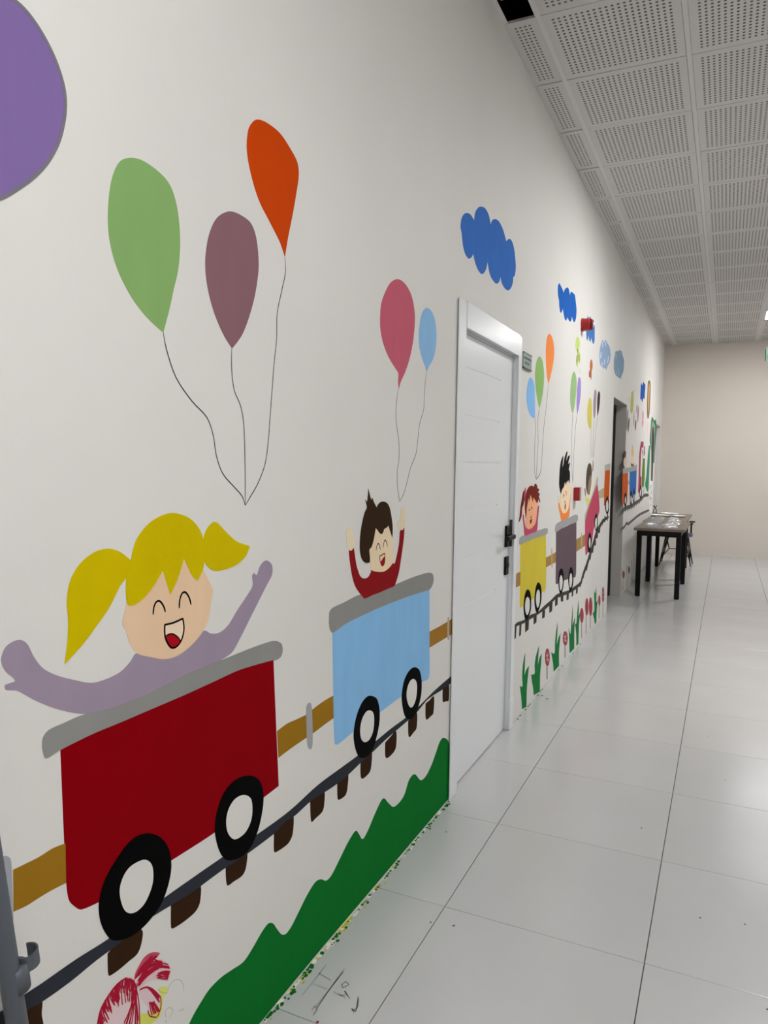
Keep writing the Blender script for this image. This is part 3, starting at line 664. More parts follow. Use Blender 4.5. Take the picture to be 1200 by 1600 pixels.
# ---- beyond the door: balloons
balloon(B1, [(295, 538), (320, 570), (332, 640), (335, 800), (335, 915, 1), (310, 915), (280, 870), (262, 800), (255, 720), (262, 620), (278, 555)], (130, 178, 224), 'light blue painted balloon just past the white door, lowest of three', [(835.7, 652), (836.5, 668), (835.5, 700), (835, 720), (836, 742), (838, 749)], w=.006)
balloon(B1, [(378, 340), (400, 370), (415, 440), (420, 540), (412, 660), (395, 760), (377, 830, 1), (358, 750), (342, 640), (335, 520), (342, 430), (358, 365)], (138, 176, 106), 'green painted balloon between blue and orange ones past the door', [(842.7, 638), (840, 660), (841, 690), (839.5, 705), (839, 725), (838, 749)], w=.006)
balloon(B1, [(468, 130), (495, 160), (512, 230), (514, 330), (502, 430), (480, 530), (461, 602, 1), (448, 520), (438, 400), (438, 250), (448, 165)], (228, 134, 70), 'pale orange painted balloon past the door, highest of three', [(857, 600), (853, 640), (850, 665), (848, 690), (847, 712), (845, 735), (842, 743), (838, 749)], w=.006)
balloon(E6, [(165, 605), (190, 640), (208, 740), (208, 850), (195, 1000), (175, 1160), (148, 1265, 1), (122, 1180), (108, 1040), (112, 880), (125, 740), (145, 640)], (140, 170, 118), 'grey-green painted balloon above the black haired boy', [(894.8, 646), (894, 665), (893, 700), (893.5, 730), (895, 754)], w=.008)
balloon(E6, [(250, 690), (270, 725), (276, 820), (272, 960), (255, 1110), (235, 1210), (218, 1280, 1), (208, 1150), (212, 960), (225, 800), (238, 710)], (146, 126, 190), 'slim violet painted balloon above the black haired boy', [(901.8, 648), (899, 670), (897, 700), (896, 730), (895, 754)], w=.008)
balloon(E6, [(418, 1010), (440, 1060), (448, 1150), (445, 1350), (435, 1515, 1), (400, 1470), (378, 1370), (375, 1240), (390, 1090)], (192, 178, 84), 'mustard yellow painted balloon before the dark doorway', [(923.5, 671.5), (923, 690), (924, 715)], w=.008)
balloon(E6, [(500, 885), (520, 930), (515, 1100), (500, 1290), (482, 1350, 1), (470, 1250), (470, 1080), (485, 920)], (148, 134, 146), 'greyish mauve painted balloon beside the mustard yellow one', [(928.2, 655), (927, 680), (926, 715)], w=.008)
balloon(E6, [(555, 912), (575, 960), (572, 1080), (555, 1220), (535, 1310, 1), (530, 1180), (535, 1000)], (58, 48, 48), 'near black painted balloon closest to the dark doorway', [(933.5, 651), (931, 672), (929, 695), (927, 715)], w=.008)
# ---- butterflies
mural('painted_butterfly', 'lime green painted butterfly under the red siren', 'painted butterfly', [
    FILL('wing', E6, [(215, 70), (240, 70), (258, 130), (255, 220), (235, 290), (222, 300), (195, 260), (190, 180), (200, 110)], (178, 194, 108), 1),
    FILL('wing', E6, [(238, 285), (262, 330), (268, 420), (250, 490), (235, 440), (225, 520), (205, 520), (203, 400), (222, 305)], (176, 192, 106), 1),
    STROKES('markings', E6, [[(218, 340), (212, 480)], [(245, 330), (248, 450)], [(225, 250), (228, 320)], [(240, 545), (240, 552)], [(262, 598), (260, 606)]], (110, 120, 70), 2, .03)])
mural('painted_butterfly', 'small rust orange painted butterfly beyond the lime green one', 'painted butterfly', [
    FILL('wing', E6, [(435, 415), (455, 450), (458, 540), (440, 600), (420, 570), (418, 480)], (170, 98, 62), 1),
    FILL('wing', E6, [(425, 570), (442, 610), (440, 700), (432, 735), (420, 690), (405, 700), (402, 620)], (158, 88, 58), 1)])
# ---- red haired girl, yellow wagon
mural('painted_child', 'painted red haired girl in pink top riding the yellow wagon', 'painted child', [
    FILL('top', E4, [(265, 1050), (290, 1030), (305, 1180), (330, 1310), (370, 1370), (440, 1375), (520, 1330), (580, 1250), (610, 1120), (635, 850), (670, 800), (665, 950), (645, 1150), (620, 1420), (480, 1490), (320, 1545), (290, 1330)], (178, 72, 96), 4),
    FILL('face', E4, [(345, 1120), (355, 900), (390, 720), (460, 520), (540, 600), (620, 720), (612, 900), (605, 1080), (580, 1230), (520, 1330), (440, 1385), (380, 1370), (345, 1280), (335, 1180)], (224, 164, 128), 5,
        STROKE('eye', E4, [(415, 935), (430, 888), (440, 935)], (70, 40, 30), 6, .008), STROKE('eye', E4, [(475, 895), (488, 832), (497, 885)], (70, 40, 30), 6, .008),
        STROKE('nose', E4, [(490, 1030), (482, 1080), (450, 1110)], (90, 50, 40), 6, .006),
        FILL('mouth', E4, [(438, 1190), (460, 1150), (492, 1128), (485, 1200), (455, 1265)], (110, 38, 20), 6)),
    FILL('hair', E4, [(480, 300), (515, 310), (540, 345, 1), (560, 280), (590, 248), (615, 290), (640, 370), (670, 390), (670, 430), (645, 455), (680, 500), (685, 540), (665, 570), (690, 650), (700, 690), (685, 715), (660, 640), (630, 740, 1), (600, 710), (560, 640), (522, 590, 1), (518, 725, 1), (495, 640), (460, 525, 1), (440, 620), (425, 718, 1), (405, 610), (390, 720), (365, 860), (355, 1000), (345, 1120, 1), (330, 1000), (318, 850), (330, 650), (355, 480), (385, 390), (430, 325)], (108, 38, 28), 6),
    FILL('ponytail', E4, [(265, 500), (285, 440), (305, 430), (308, 550), (300, 700), (275, 830), (250, 950), (235, 1070), (200, 1170), (160, 1225, 1), (185, 1080), (198, 950), (215, 800), (240, 650)], (98, 34, 28), 3),
    FILL('hair_tie', E4, [(330, 335, 1), (345, 400), (342, 520), (312, 710), (300, 520), (310, 420)], (178, 76, 102), 4),
    FILL('hand', E4, [(262, 830), (300, 830), (292, 1000), (265, 1050), (245, 950)], (222, 186, 164), 3),
    FILL('hand', E4, [(655, 620), (668, 720), (665, 800), (640, 850), (635, 760), (645, 680)], (222, 186, 164), 3)])
mural('painted_wagon', 'yellow painted train wagon just past the white door', 'painted wagon', [
    FILL('body', B3, [(162, 210, 1), (300, 150), (442, 100, 1), (448, 400), (442, 700), (400, 740), (290, 825), (170, 910), (157, 900), (158, 600)], (196, 180, 62), 1),
    FILL('rim', B3, [(150, 170), (160, 140), (200, 115), (290, 85), (380, 55), (455, 35), (465, 60), (460, 95), (440, 110), (300, 157), (160, 220), (150, 210)], (150, 150, 148), 3),
    FILL('wheel', B3, [(245, 712), (270, 745), (281, 840), (275, 950), (245, 1030), (225, 1060), (205, 1000), (197, 900), (208, 790), (225, 730)], BLK, 4, FILL('hub', B3, [(240, 795), (260, 820), (265, 890), (255, 960), (235, 995), (218, 960), (212, 890), (222, 820)], HUB, 5)),
    FILL('wheel', B3, [(362, 635), (385, 665), (396, 750), (388, 860), (365, 940), (345, 975), (325, 920), (317, 820), (328, 710), (345, 650)], BLK, 4, FILL('hub', B3, [(357, 715), (372, 735), (377, 800), (370, 870), (352, 915), (338, 880), (332, 810), (342, 740)], HUB, 5))], WG)
mural('painted_coupling', 'short brown painted coupling stub between door casing and yellow wagon', 'painted coupling', [FILL('bar', B3, [(110, 543, 1), (164, 516, 1), (162, 668, 1), (110, 695, 1)], (152, 116, 70), 1)], KG)
mural('painted_coupling', 'brown painted coupling bar between the yellow and plum grey wagons', 'painted coupling', [
    FILL('bar', B3, [(444, 362, 1), (505, 330), (556, 298, 1), (556, 412, 1), (500, 440), (444, 472, 1)], (156, 122, 70), 1),
    FILL('pin', B3, [(504, 265), (513, 268), (516, 460), (506, 465)], (180, 160, 120), 2)], KG)
mural('painted_coupling', 'brown painted coupling bar between the plum grey and pink wagons', 'painted coupling', [
    FILL('bar', B3, [(776, 162, 1), (880, 100, 1), (880, 228, 1), (776, 300, 1)], (152, 122, 76), 1),
    FILL('pin', B3, [(834, 95), (842, 98), (842, 262), (835, 262)], (178, 160, 124), 2)], KG)
# ---- black haired boy, plum wagon
mural('painted_child', 'painted boy with spiky black hair and orange shirt in plum grey wagon', 'painted child', [
    FILL('shirt', E5, [(165, 1150), (185, 1150), (205, 1240), (240, 1320), (280, 1355), (320, 1340), (365, 1275), (395, 1150), (415, 1010), (425, 960), (410, 1150), (385, 1420), (300, 1480), (235, 1525), (200, 1380), (175, 1260)], (222, 128, 66), 4),
    FILL('face', E5, [(220, 960), (240, 860), (300, 720), (380, 740), (415, 800), (425, 880), (415, 1000), (395, 1150), (365, 1280), (320, 1345), (280, 1365), (240, 1330), (205, 1220), (200, 1100)], (224, 200, 168), 5,
        STROKE('eye', E5, [(262, 1045), (270, 962), (286, 1010)], (60, 50, 44), 6, .009), STROKE('eye', E5, [(312, 935), (322, 908), (332, 995)], (60, 50, 44), 6, .009),
        FILL('mouth', E5, [(306, 1155), (318, 1150), (314, 1250), (302, 1292), (290, 1230)], (104, 70, 50), 6), STROKE('lip', E5, [(285, 1135), (312, 1105)], (90, 60, 50), 6, .008)),
    FILL('hair', E5, [(185, 600), (195, 430), (215, 290), (245, 200), (268, 160, 1), (258, 280), (245, 410, 1), (270, 340), (290, 220), (320, 120), (340, 75), (352, 90), (335, 200), (325, 290, 1), (345, 230), (370, 170), (400, 150), (398, 190), (375, 280), (368, 350, 1), (385, 320), (408, 300, 1), (395, 370), (378, 450, 1), (395, 480), (405, 550), (402, 640), (390, 740, 1), (370, 660), (350, 710), (335, 700), (320, 770), (300, 710), (280, 800), (250, 850), (235, 880), (220, 960, 1), (195, 870), (180, 750)], (20, 20, 20), 6),
    FILL('hand', E5, [(160, 990), (175, 990), (185, 1080), (185, 1150), (165, 1150), (155, 1070)], (206, 198, 182), 3)])
mural('painted_wagon', 'plum grey painted train wagon carrying the black haired boy', 'painted wagon', [
    FILL('body', B3, [(556, 70, 1), (680, 10), (781, -35, 1), (780, 280), (775, 550), (745, 580), (640, 615), (560, 655), (552, 640), (553, 400)], (94, 80, 86), 1),
    FILL('rim', B2, [(580, 1010), (590, 970), (640, 935), (740, 890), (820, 855), (845, 870), (845, 920), (825, 945), (700, 990), (600, 1057), (582, 1062)], (150, 150, 149), 3),
    FILL('wheel', B3, [(618, 480), (635, 520), (641, 620), (630, 710), (608, 770), (590, 720), (580, 620), (590, 520), (605, 490)], BLK, 4, FILL('hub', B3, [(612, 555), (625, 590), (627, 650), (615, 715), (600, 715), (592, 650), (597, 580)], HUB, 5)),
    FILL('wheel', B3, [(724, 465), (740, 500), (747, 590), (738, 680), (712, 740), (698, 690), (690, 600), (700, 510), (712, 475)], BLK, 4, FILL('hub', B3, [(718, 532), (730, 560), (732, 620), (722, 680), (708, 690), (702, 640), (705, 570)], HUB, 5))], WG)
# ---- third child, pink wagon tilted uphill
mural('painted_child', 'painted dark haired child in lime top on the pink tilted wagon', 'painted child', [
    FILL('top', E2, [(282, 895), (345, 900), (365, 940), (340, 1010), (320, 1050), (302, 980)], (196, 200, 118), 3),
    FILL('neck', E2, [(300, 810), (345, 830), (400, 640), (425, 520), (430, 640), (395, 780), (355, 910), (300, 890)], (216, 208, 182), 2),
    FILL('hair', E2, [(355, 270), (385, 310), (395, 430), (385, 600), (365, 780), (345, 840), (315, 800), (293, 690), (295, 520), (310, 380), (330, 300)], (74, 64, 52), 4),
    FILL('face', E2, [(375, 480), (388, 560), (380, 660), (365, 780), (345, 835), (322, 790), (325, 680), (345, 570)], (132, 116, 98), 5),
    FILL('hand', E2, [(415, 208), (426, 290), (420, 400), (404, 412), (410, 300)], (146, 126, 118), 3),
    FILL('hand', E2, [(264, 740), (280, 720), (292, 800), (282, 870)], (146, 126, 128), 3)])
mural('painted_wagon', 'raspberry pink painted wagon tilted uphill before the dark doorway', 'painted wagon', [
    FILL('body', PX, [(914, 812, 1), (919, 795), (924, 780), (933, 752, 1), (935.5, 774), (936.8, 794.5), (935.5, 803), (931, 815), (927.4, 828.5), (924.6, 847), (916.5, 867), (914.7, 865), (914, 834)], (176, 70, 94), 1),
    FILL('rim', E2, [(270, 1230), (280, 1170), (330, 1030), (380, 900), (430, 740), (495, 510), (505, 560), (490, 640), (405, 860), (345, 1040), (305, 1170), (276, 1295)], (166, 164, 154), 5),
    FILL('wheel', B3, [(930, 88), (943, 130), (946, 200), (935, 270), (918, 310), (905, 260), (903, 180), (915, 110)], BLK, 4, FILL('hub', B3, [(928, 140), (935, 180), (933, 230), (922, 255), (916, 210), (918, 165)], HUB, 5)),
    FILL('wheel', E2, [(475, 1170), (495, 1230), (502, 1320), (495, 1440), (475, 1490), (450, 1430), (438, 1320), (450, 1230)], BLK, 4, FILL('hub', E2, [(475, 1240), (488, 1290), (485, 1380), (470, 1450), (455, 1400), (455, 1300)], HUB, 5))], WG)
mural('painted_coupling', 'khaki painted coupling bar between the pink and orange wagons', 'painted coupling', [FILL('bar', E2, [(512, 770, 1), (620, 705, 1), (620, 882, 1), (526, 902, 1)], (168, 158, 124), 1)], KG)
mural('painted_wagon', 'orange painted wagon end cut off by the near side of the dark doorway', 'painted wagon', [
    FILL('body', E2, [(632, 385, 1), (722, 375, 1), (716, 600), (702, 1000, 1), (680, 1010), (614, 1032, 1), (618, 700)], (184, 80, 28), 1),
    FILL('rim', E2, [(624, 335), (640, 300), (728, 276, 1), (724, 388, 1), (628, 402)], (166, 168, 164), 3),
    FILL('wheel', E2, [(670, 860), (692, 920), (700, 1010), (696, 1130), (670, 1190), (645, 1130), (630, 1030), (645, 930)], BLK, 4, FILL('hub', E2, [(670, 930), (686, 1000), (684, 1090), (665, 1140), (650, 1080), (650, 990)], HUB, 5))], WG)
# ---- second railway
DR = (62, 61, 56)
r_top = [(100, 1105, 1), (130, 1075), (200, 1050), (280, 990), (350, 965), (430, 890), (500, 830), (560, 770), (620, 745), (700, 720), (750, 685), (800, 650), (828, 620, 1), (838, 575), (860, 500), (890, 420), (918, 330), (943, 250), (968, 170), (990, 90), (1020, 20), (1072, -60), (1137, -100, 1)]
r_bot = [(1135, -75, 1), (1080, -25), (1035, 50), (1005, 120), (985, 200), (960, 280), (935, 350), (905, 450), (875, 530), (850, 600), (835, 655), (800, 690), (740, 735), (690, 760), (620, 790), (560, 810), (510, 860), (440, 930), (390, 965), (340, 1000), (290, 1030), (200, 1085), (140, 1110), (100, 1132, 1)]
mural('painted_railway', 'charcoal painted rail climbing from the white door to the dark doorway', 'painted railway',
      [FILL('rail', B3, r_top+r_bot, DR, 3)] +
      sleepers(B4, [[(100, 535), (122, 525), (113, 680), (97, 702)], [(152, 540), (175, 525), (168, 650), (148, 668)], [(215, 490), (258, 470), (252, 590), (215, 622)], [(308, 420), (343, 420), (340, 510), (308, 537)], [(405, 385), (435, 375), (430, 455), (402, 470)], [(480, 305), (517, 290), (512, 385), (482, 410)]], col=(58, 54, 46)) +
      sleepers(B3, [[(545, 805), (577, 780), (572, 880), (545, 902)], [(608, 780), (637, 765), (634, 845), (608, 845)], [(672, 755), (698, 745), (695, 820), (672, 835)], [(730, 725), (747, 712), (745, 780), (728, 797)], [(777, 690), (797, 680), (793, 750), (775, 765)], [(820, 640), (832, 630), (828, 680), (815, 690)], [(846, 540), (868, 535), (860, 590), (846, 592)], [(880, 450), (908, 440), (896, 505), (880, 502)], [(916, 345), (944, 330), (935, 388), (918, 384)], [(946, 260), (972, 248), (963, 312), (948, 306)], [(972, 185), (998, 172), (992, 232), (974, 226)], [(996, 110), (1020, 90), (1014, 150), (998, 148)], [(1020, 50), (1044, 30), (1040, 90), (1022, 92)]], col=(58, 54, 46)) +
      sleepers(E2, [[(525, 1380), (550, 1350), (548, 1440), (535, 1455)], [(580, 1280), (600, 1260), (595, 1360), (580, 1380)], [(620, 1220), (640, 1210), (638, 1310), (622, 1330)], [(665, 1190), (684, 1180), (682, 1290), (668, 1310)]], col=(58, 54, 46)))
# ---- grass tufts and round flowers
TG = 'painted grass tufts'
TU = (30, 112, 58)
tufts = [
    ('two-bladed green painted grass tuft closest to the white door', [(155, 1210, 1), (185, 1215), (182, 1100), (190, 980), (205, 890), (217, 845, 1), (213, 950), (207, 1100, 1), (225, 1040), (258, 990, 1), (248, 1090), (235, 1230), (230, 1440, 1), (180, 1470, 1), (175, 1380), (165, 1280)]),
    ('broad green painted grass tuft just before the first round flower', [(282, 1085, 1), (320, 1075), (320, 980), (335, 880), (370, 765, 1), (362, 870), (355, 985, 1), (375, 900), (398, 855, 1), (390, 980), (380, 1100), (378, 1275, 1), (310, 1315, 1), (302, 1230), (290, 1160)]),
    ('green painted grass tuft between the first two round flowers', [(502, 840, 1), (540, 850), (545, 730), (555, 620), (572, 505, 1), (570, 640), (562, 760, 1), (580, 690), (605, 630, 1), (598, 730), (588, 850), (590, 990, 1), (530, 1055, 1), (522, 960)]),
    ('tall spiky green painted grass tuft right after the second round flower', [(695, 570, 1), (715, 640), (722, 560), (732, 420), (740, 315, 1), (740, 450), (738, 545, 1), (765, 450, 1), (758, 600), (757, 800, 1), (705, 852, 1), (702, 720)]),
    ('slim green painted grass tuft touching the third round flower', [(765, 520, 1), (780, 520), (790, 400), (802, 260, 1), (806, 380), (805, 440), (828, 375, 1), (812, 500), (805, 640), (802, 750, 1), (780, 772, 1), (778, 640)]),
    ('green painted grass tuft nearest the dark doorway', [(960, 410, 1), (978, 380), (978, 260), (972, 150, 1), (985, 190), (998, 120, 1), (1000, 220), (1000, 290), (1018, 250, 1), (1005, 380), (1000, 515, 1), (985, 530, 1), (975, 470)])]
for lab, pts in tufts:
    mural('painted_grass_tuft', lab, 'painted grass', [FILL('tuft', B4, pts, TU, 1)], TG)
FG = 'painted round flowers'
FC = (150, 66, 74)
def round_flower(lab, z, c, r, stem, pat=False, col=FC):
    parts = [ELL('blossom', z, c[0], c[1], r[0], r[1], col, 2), STROKE('stem', z, stem, (84, 70, 60), 1, .022 if z is B4 else .026)]
    if pat:
        a, b = r
        parts.append(STROKES('petal_marks', z, [[(c[0]-.5*a, c[1]-.3*b), (c[0], c[1]-.1*b), (c[0]+.4*a, c[1]-.45*b)], [(c[0]-.4*a, c[1]+.25*b), (c[0]+.1*a, c[1]+.2*b), (c[0]+.5*a, c[1]+.45*b)], [(c[0]-.1*a, c[1]+.6*b), (c[0]-.1*a, c[1]-.65*b)]], (206, 178, 176), 3, .009))
    mural('painted_round_flower', lab, 'painted flower', parts, FG)
round_flower('red patterned round painted flower closest to the white door', B4, (460, 897), (26, 98), [(457, 985), (457, 1060), (458, 1142)], True)
round_flower('red patterned round painted flower, second along the skirting', B4, (658, 688), (27, 80), [(655, 760), (655, 830), (656, 905)], True)
round_flower('plain red round painted flower, third along the skirting', B4, (840, 435), (20, 83), [(838, 510), (838, 600), (839, 688)])
round_flower('tall plain red round painted flower, fourth along the skirting', B4, (895, 340), (18, 97), [(889, 430), (888, 540), (886, 645)])
round_flower('plain red round painted flower, fifth along the skirting', B4, (937, 338), (19, 103), [(934, 435), (933, 510), (933, 585)])
round_flower('small narrow red painted flower, sixth along the skirting', B4, (1034, 270), (11, 60), [(1032, 325), (1031, 400), (1030, 472)])
round_flower('red patterned round painted flower nearest the dark doorway', B4, (1075, 205), (13, 85), [(1074, 285), (1073, 370), (1072, 468)], True)
round_flower('dull red painted flower just beyond the dark doorway', B7, (295, 785), (12, 40), [(294, 820), (293, 880), (291, 950)], col=(138, 84, 70))
round_flower('dull red painted flower beside the black table leg', B7, (352, 735), (10, 38), [(349, 770), (342, 840), (335, 905)], col=(140, 88, 74))
mural('painted_grass_tuft', 'thin dark green painted blades beyond the dark doorway', 'painted grass', [STROKE('blade', B7, [(272, 985), (274, 850), (280, 700)], (70, 96, 60), 1, .03), STROKE('blade', B7, [(322, 925), (326, 800), (330, 690)], (82, 104, 72), 1, .03)], TG)
mural('painted_grass_tuft', 'thin grey green painted blades behind the table leg', 'painted grass', [STROKE('blade', B7, [(380, 850), (382, 740), (378, 630)], (90, 104, 84), 1, .03), STROKE('blade', B7, [(402, 820), (404, 680), (402, 560)], (108, 116, 100), 1, .03)], TG)

# ---- mural beyond the dark doorway
mural('painted_wagon', 'orange painted wagon half on the far side of the dark doorway', 'painted wagon', [
    FILL('body', E1, [(84, 575, 1), (186, 555, 1), (182, 850), (166, 1085, 1), (76, 1122, 1), (80, 850)], (188, 86, 36), 1),
    FILL('wheel', E1, [(140, 910), (158, 980), (156, 1100), (135, 1175), (116, 1100), (115, 990)], BLK, 4, FILL('hub', E1, [(138, 975), (150, 1030), (140, 1110), (126, 1060)], HUB, 5))], WG)
mural('painted_wagon', 'blue painted train wagon with grey rim near the locomotive', 'painted wagon', [
    FILL('body', E1, [(214, 535, 1), (340, 505, 1), (332, 800), (322, 940, 1), (270, 1000), (226, 1045, 1), (212, 900)], (56, 104, 170), 1),
    FILL('rim', E1, [(98, 480), (210, 460), (345, 408, 1), (345, 512, 1), (210, 545), (95, 572)], (156, 158, 156), 2),
    FILL('wheel', E1, [(240, 870), (256, 960), (252, 1080), (235, 1152), (220, 1060), (222, 950)], BLK, 4, FILL('hub', E1, [(240, 960), (248, 1030), (236, 1090), (228, 1020)], HUB, 5)),
    FILL('wheel', E1, [(293, 830), (306, 930), (300, 1050), (288, 1112), (274, 1030), (277, 920)], BLK, 4, FILL('hub', E1, [(292, 930), (299, 980), (289, 1050), (282, 990)], HUB, 5))], WG)
mural('painted_coupling', 'small grey painted coupling between the far orange and blue wagons', 'painted coupling', [FILL('bar', E1, [(183, 705, 1), (216, 690, 1), (216, 760, 1), (182, 775, 1)], (160, 156, 150), 1)], KG)
mural('painted_child', 'tiny painted dark haired child above the far orange wagon', 'painted child', [
    FILL('face', E1, [(135, 270), (165, 320), (158, 420), (140, 455), (110, 430), (110, 330)], (208, 186, 166), 1), FILL('hair', E1, [(138, 160), (152, 210), (142, 285), (122, 260), (124, 190)], (96, 84, 74), 2)])
mural('painted_child', 'tiny painted fair haired child above the blue wagon', 'painted child', [
    FILL('face', E1, [(255, 260), (292, 290), (288, 400), (265, 425), (240, 390), (238, 320)], (220, 200, 172), 1), FILL('hair', E1, [(264, 55), (280, 120), (286, 230), (262, 270), (244, 220), (250, 120)], (214, 180, 130), 2),
    STROKE('top', E1, [(236, 400), (262, 430), (290, 400)], (120, 76, 80), 2, .03)])
mural('painted_locomotive', 'maroon and green painted locomotive at the head of the train', 'painted locomotive', [
    FILL('cab', E1, [(418, 0, 1), (462, 0, 1), (462, 100, 1), (432, 110, 1), (416, 260), (408, 600), (426, 615, 1), (426, 860, 1), (364, 925, 1), (374, 640), (388, 210)], (150, 66, 84), 1),
    FILL('boiler', E1, [(452, 300, 1), (486, 300, 1), (482, 650), (466, 800, 1), (430, 825, 1), (434, 560)], (96, 122, 54), 2),
    FILL('chimney', E1, [(470, 90, 1), (486, 80, 1), (482, 240, 1), (466, 250, 1)], (96, 80, 78), 1),
    STROKE('driver', E1, [(440, 160), (452, 210), (444, 290)], (140, 100, 86), 2, .05),
    FILL('wheel', E1, [(406, 780), (432, 880), (428, 980), (402, 1025), (388, 930), (394, 840)], (34, 26, 28), 4, FILL('hub', E1, [(408, 850), (420, 900), (408, 980), (398, 910)], HUB, 5)),
    STROKE('front_post', E1, [(468, 800), (464, 900), (464, 980)], (90, 96, 84), 2, .03)])
far_rail = [[(75, 1245), (130, 1195), (200, 1165), (240, 1155), (320, 1095), (400, 1045), (470, 968), (520, 955), (555, 958)]]
mural('painted_railway', 'thin dark painted rail below the far blue wagon and locomotive', 'painted railway',
      [STROKE('rail', E1, far_rail[0], (86, 84, 78), 3, .045)] + [STROKE('sleeper', E1, [(x, y), (x-2, y+62)], (80, 78, 72), 2, .06) for x, y in ((100, 1220), (140, 1195), (175, 1175), (208, 1165), (245, 1150), (275, 1130), (305, 1110), (335, 1088), (365, 1070), (395, 1048), (425, 1015), (450, 990))])
mural('painted_hill_line', 'thin dark painted ground outline sloping down to the far table', 'painted line', [STROKE('outline', E1, [(68, 1562), (120, 1522), (160, 1455), (180, 1475), (260, 1412), (380, 1312), (500, 1250), (565, 1226)], (98, 96, 92), 1, .035)])
small = [
    ('slim mauve painted balloon closest past the dark doorway', (134, 122, 122), [(307, 742), (322, 790), (318, 960), (300, 1235), (280, 1200), (286, 950)]),
    ('slim dark olive painted balloon past the dark doorway', (78, 78, 66), [(340, 938), (355, 985), (346, 1120), (325, 1290), (315, 1200), (322, 1050)]),
    ('slim sage green painted balloon under the yellow painted sun', (146, 150, 130), [(455, 838), (466, 900), (460, 1100), (450, 1162), (442, 1000)]),
    ('slim dark brown painted balloon right of the sage green one', (98, 86, 74), [(500, 988), (511, 1020), (506, 1150), (490, 1247), (478, 1180), (485, 1060)]),
    ('pale mauve painted balloon above the dark brown one', (170, 154, 154), [(525, 630), (541, 655), (532, 780), (515, 832), (508, 740)]),
    ('slim rose painted balloon beside the pale mauve one', (162, 112, 122), [(560, 655), (571, 740), (566, 900), (550, 1052), (540, 950), (545, 800)])]
for lab, col, pts in small:
    balloon(D8, pts, col, lab, group='small painted balloons near the far end')
mural('painted_sun', 'yellow green painted sun right of the dark doorway', 'painted sun', [FILL('disc', D8, [(415, 320), (440, 340), (450, 500), (440, 700), (420, 820), (390, 822), (372, 780), (385, 550), (395, 380)], (176, 174, 104), 2),
      STROKES('rays', D8, [[(345, 480), (372, 560)], [(462, 330), (475, 300)], [(452, 820), (466, 860)]], (190, 188, 140), 1, .05)])
mural('painted_butterfly', 'pink painted butterfly under the small dark blue cloud', 'painted butterfly', [FILL('wing', D8, [(668, 770), (686, 830), (684, 960), (662, 990), (645, 940), (648, 850)], (204, 152, 162), 1), FILL('wing', D8, [(660, 960), (684, 1010), (678, 1085), (652, 1172), (640, 1080), (648, 1000)], (206, 150, 160), 1)])
mural('painted_butterfly', 'pale pink painted butterfly below the ochre hot air balloon', 'painted butterfly', [FILL('wing', D8, [(780, 1035), (801, 1065), (792, 1250), (775, 1352), (762, 1200)], (216, 186, 190), 1)])
mural('painted_hot_air_balloon', 'tall ochre painted hot air balloon with brown edge near the corner', 'painted balloon', [FILL('edge', D8, [(815, 65), (840, 100), (848, 200), (840, 500), (825, 780), (800, 950), (770, 930), (762, 700), (768, 450), (778, 200), (790, 90)], (118, 96, 70), 1), FILL('envelope', D8, [(815, 130), (824, 220), (817, 450), (808, 680), (798, 820), (790, 680), (793, 450), (802, 220)], (206, 168, 112), 2)])
mural('painted_castle', 'dark green painted arch with grey opening around the far doorway', 'painted castle', [
    FILL('wall', D8, [(885, 905, 1), (915, 975), (945, 1010), (965, 965, 1), (984, 1080), (986, 1225), (980, 1330, 1), (965, 1500), (945, 1800), (930, 2000, 1), (905, 2000, 1), (830, 1500), (845, 1200), (862, 1000)], (52, 112, 80), 1),
    FILL('archway', D8, [(905, 1020), (935, 1080), (955, 1150), (950, 1350), (925, 1850), (895, 2100, 1), (865, 2100, 1), (858, 1500), (868, 1150), (880, 1050)], (140, 150, 136), 2),
    FILL('opening', D8, [(905, 1150), (925, 1250), (931, 1400), (915, 1800), (890, 2420, 1), (858, 2420, 1), (868, 1800), (878, 1350), (888, 1190)], (62, 64, 58), 3)])
mural('painted_bush', 'teal painted curved bush left of the green arch', 'painted bush', [FILL('bush', E1, [(560, 70, 1), (580, 70, 1), (574, 300), (562, 560), (550, 850), (535, 895), (502, 825), (490, 760), (515, 600), (538, 250)], (52, 128, 98), 2)])
mural('painted_tree', 'teal painted trunk strip seen between the table legs', 'painted plant', [FILL('trunk', D3z, [(346, 480, 1), (382, 480, 1), (374, 720), (366, 965, 1), (338, 965, 1), (342, 720)], (56, 122, 98), 1)])
mural('painted_fence', 'white painted fence with grey scribbles near the far doorway', 'painted fence', [FILL('board', E1, [(578, 690, 1), (600, 670), (628, 750, 1), (622, 1000), (612, 1270, 1), (570, 1270, 1), (565, 1000)], (232, 230, 224), 1),
      STROKES('scribbles', E1, [[(575, 850), (600, 780), (590, 950), (610, 860)], [(570, 980), (600, 1080), (580, 1150)], [(600, 900), (585, 1020), (604, 1000)]], (130, 126, 120), 2, .02)])

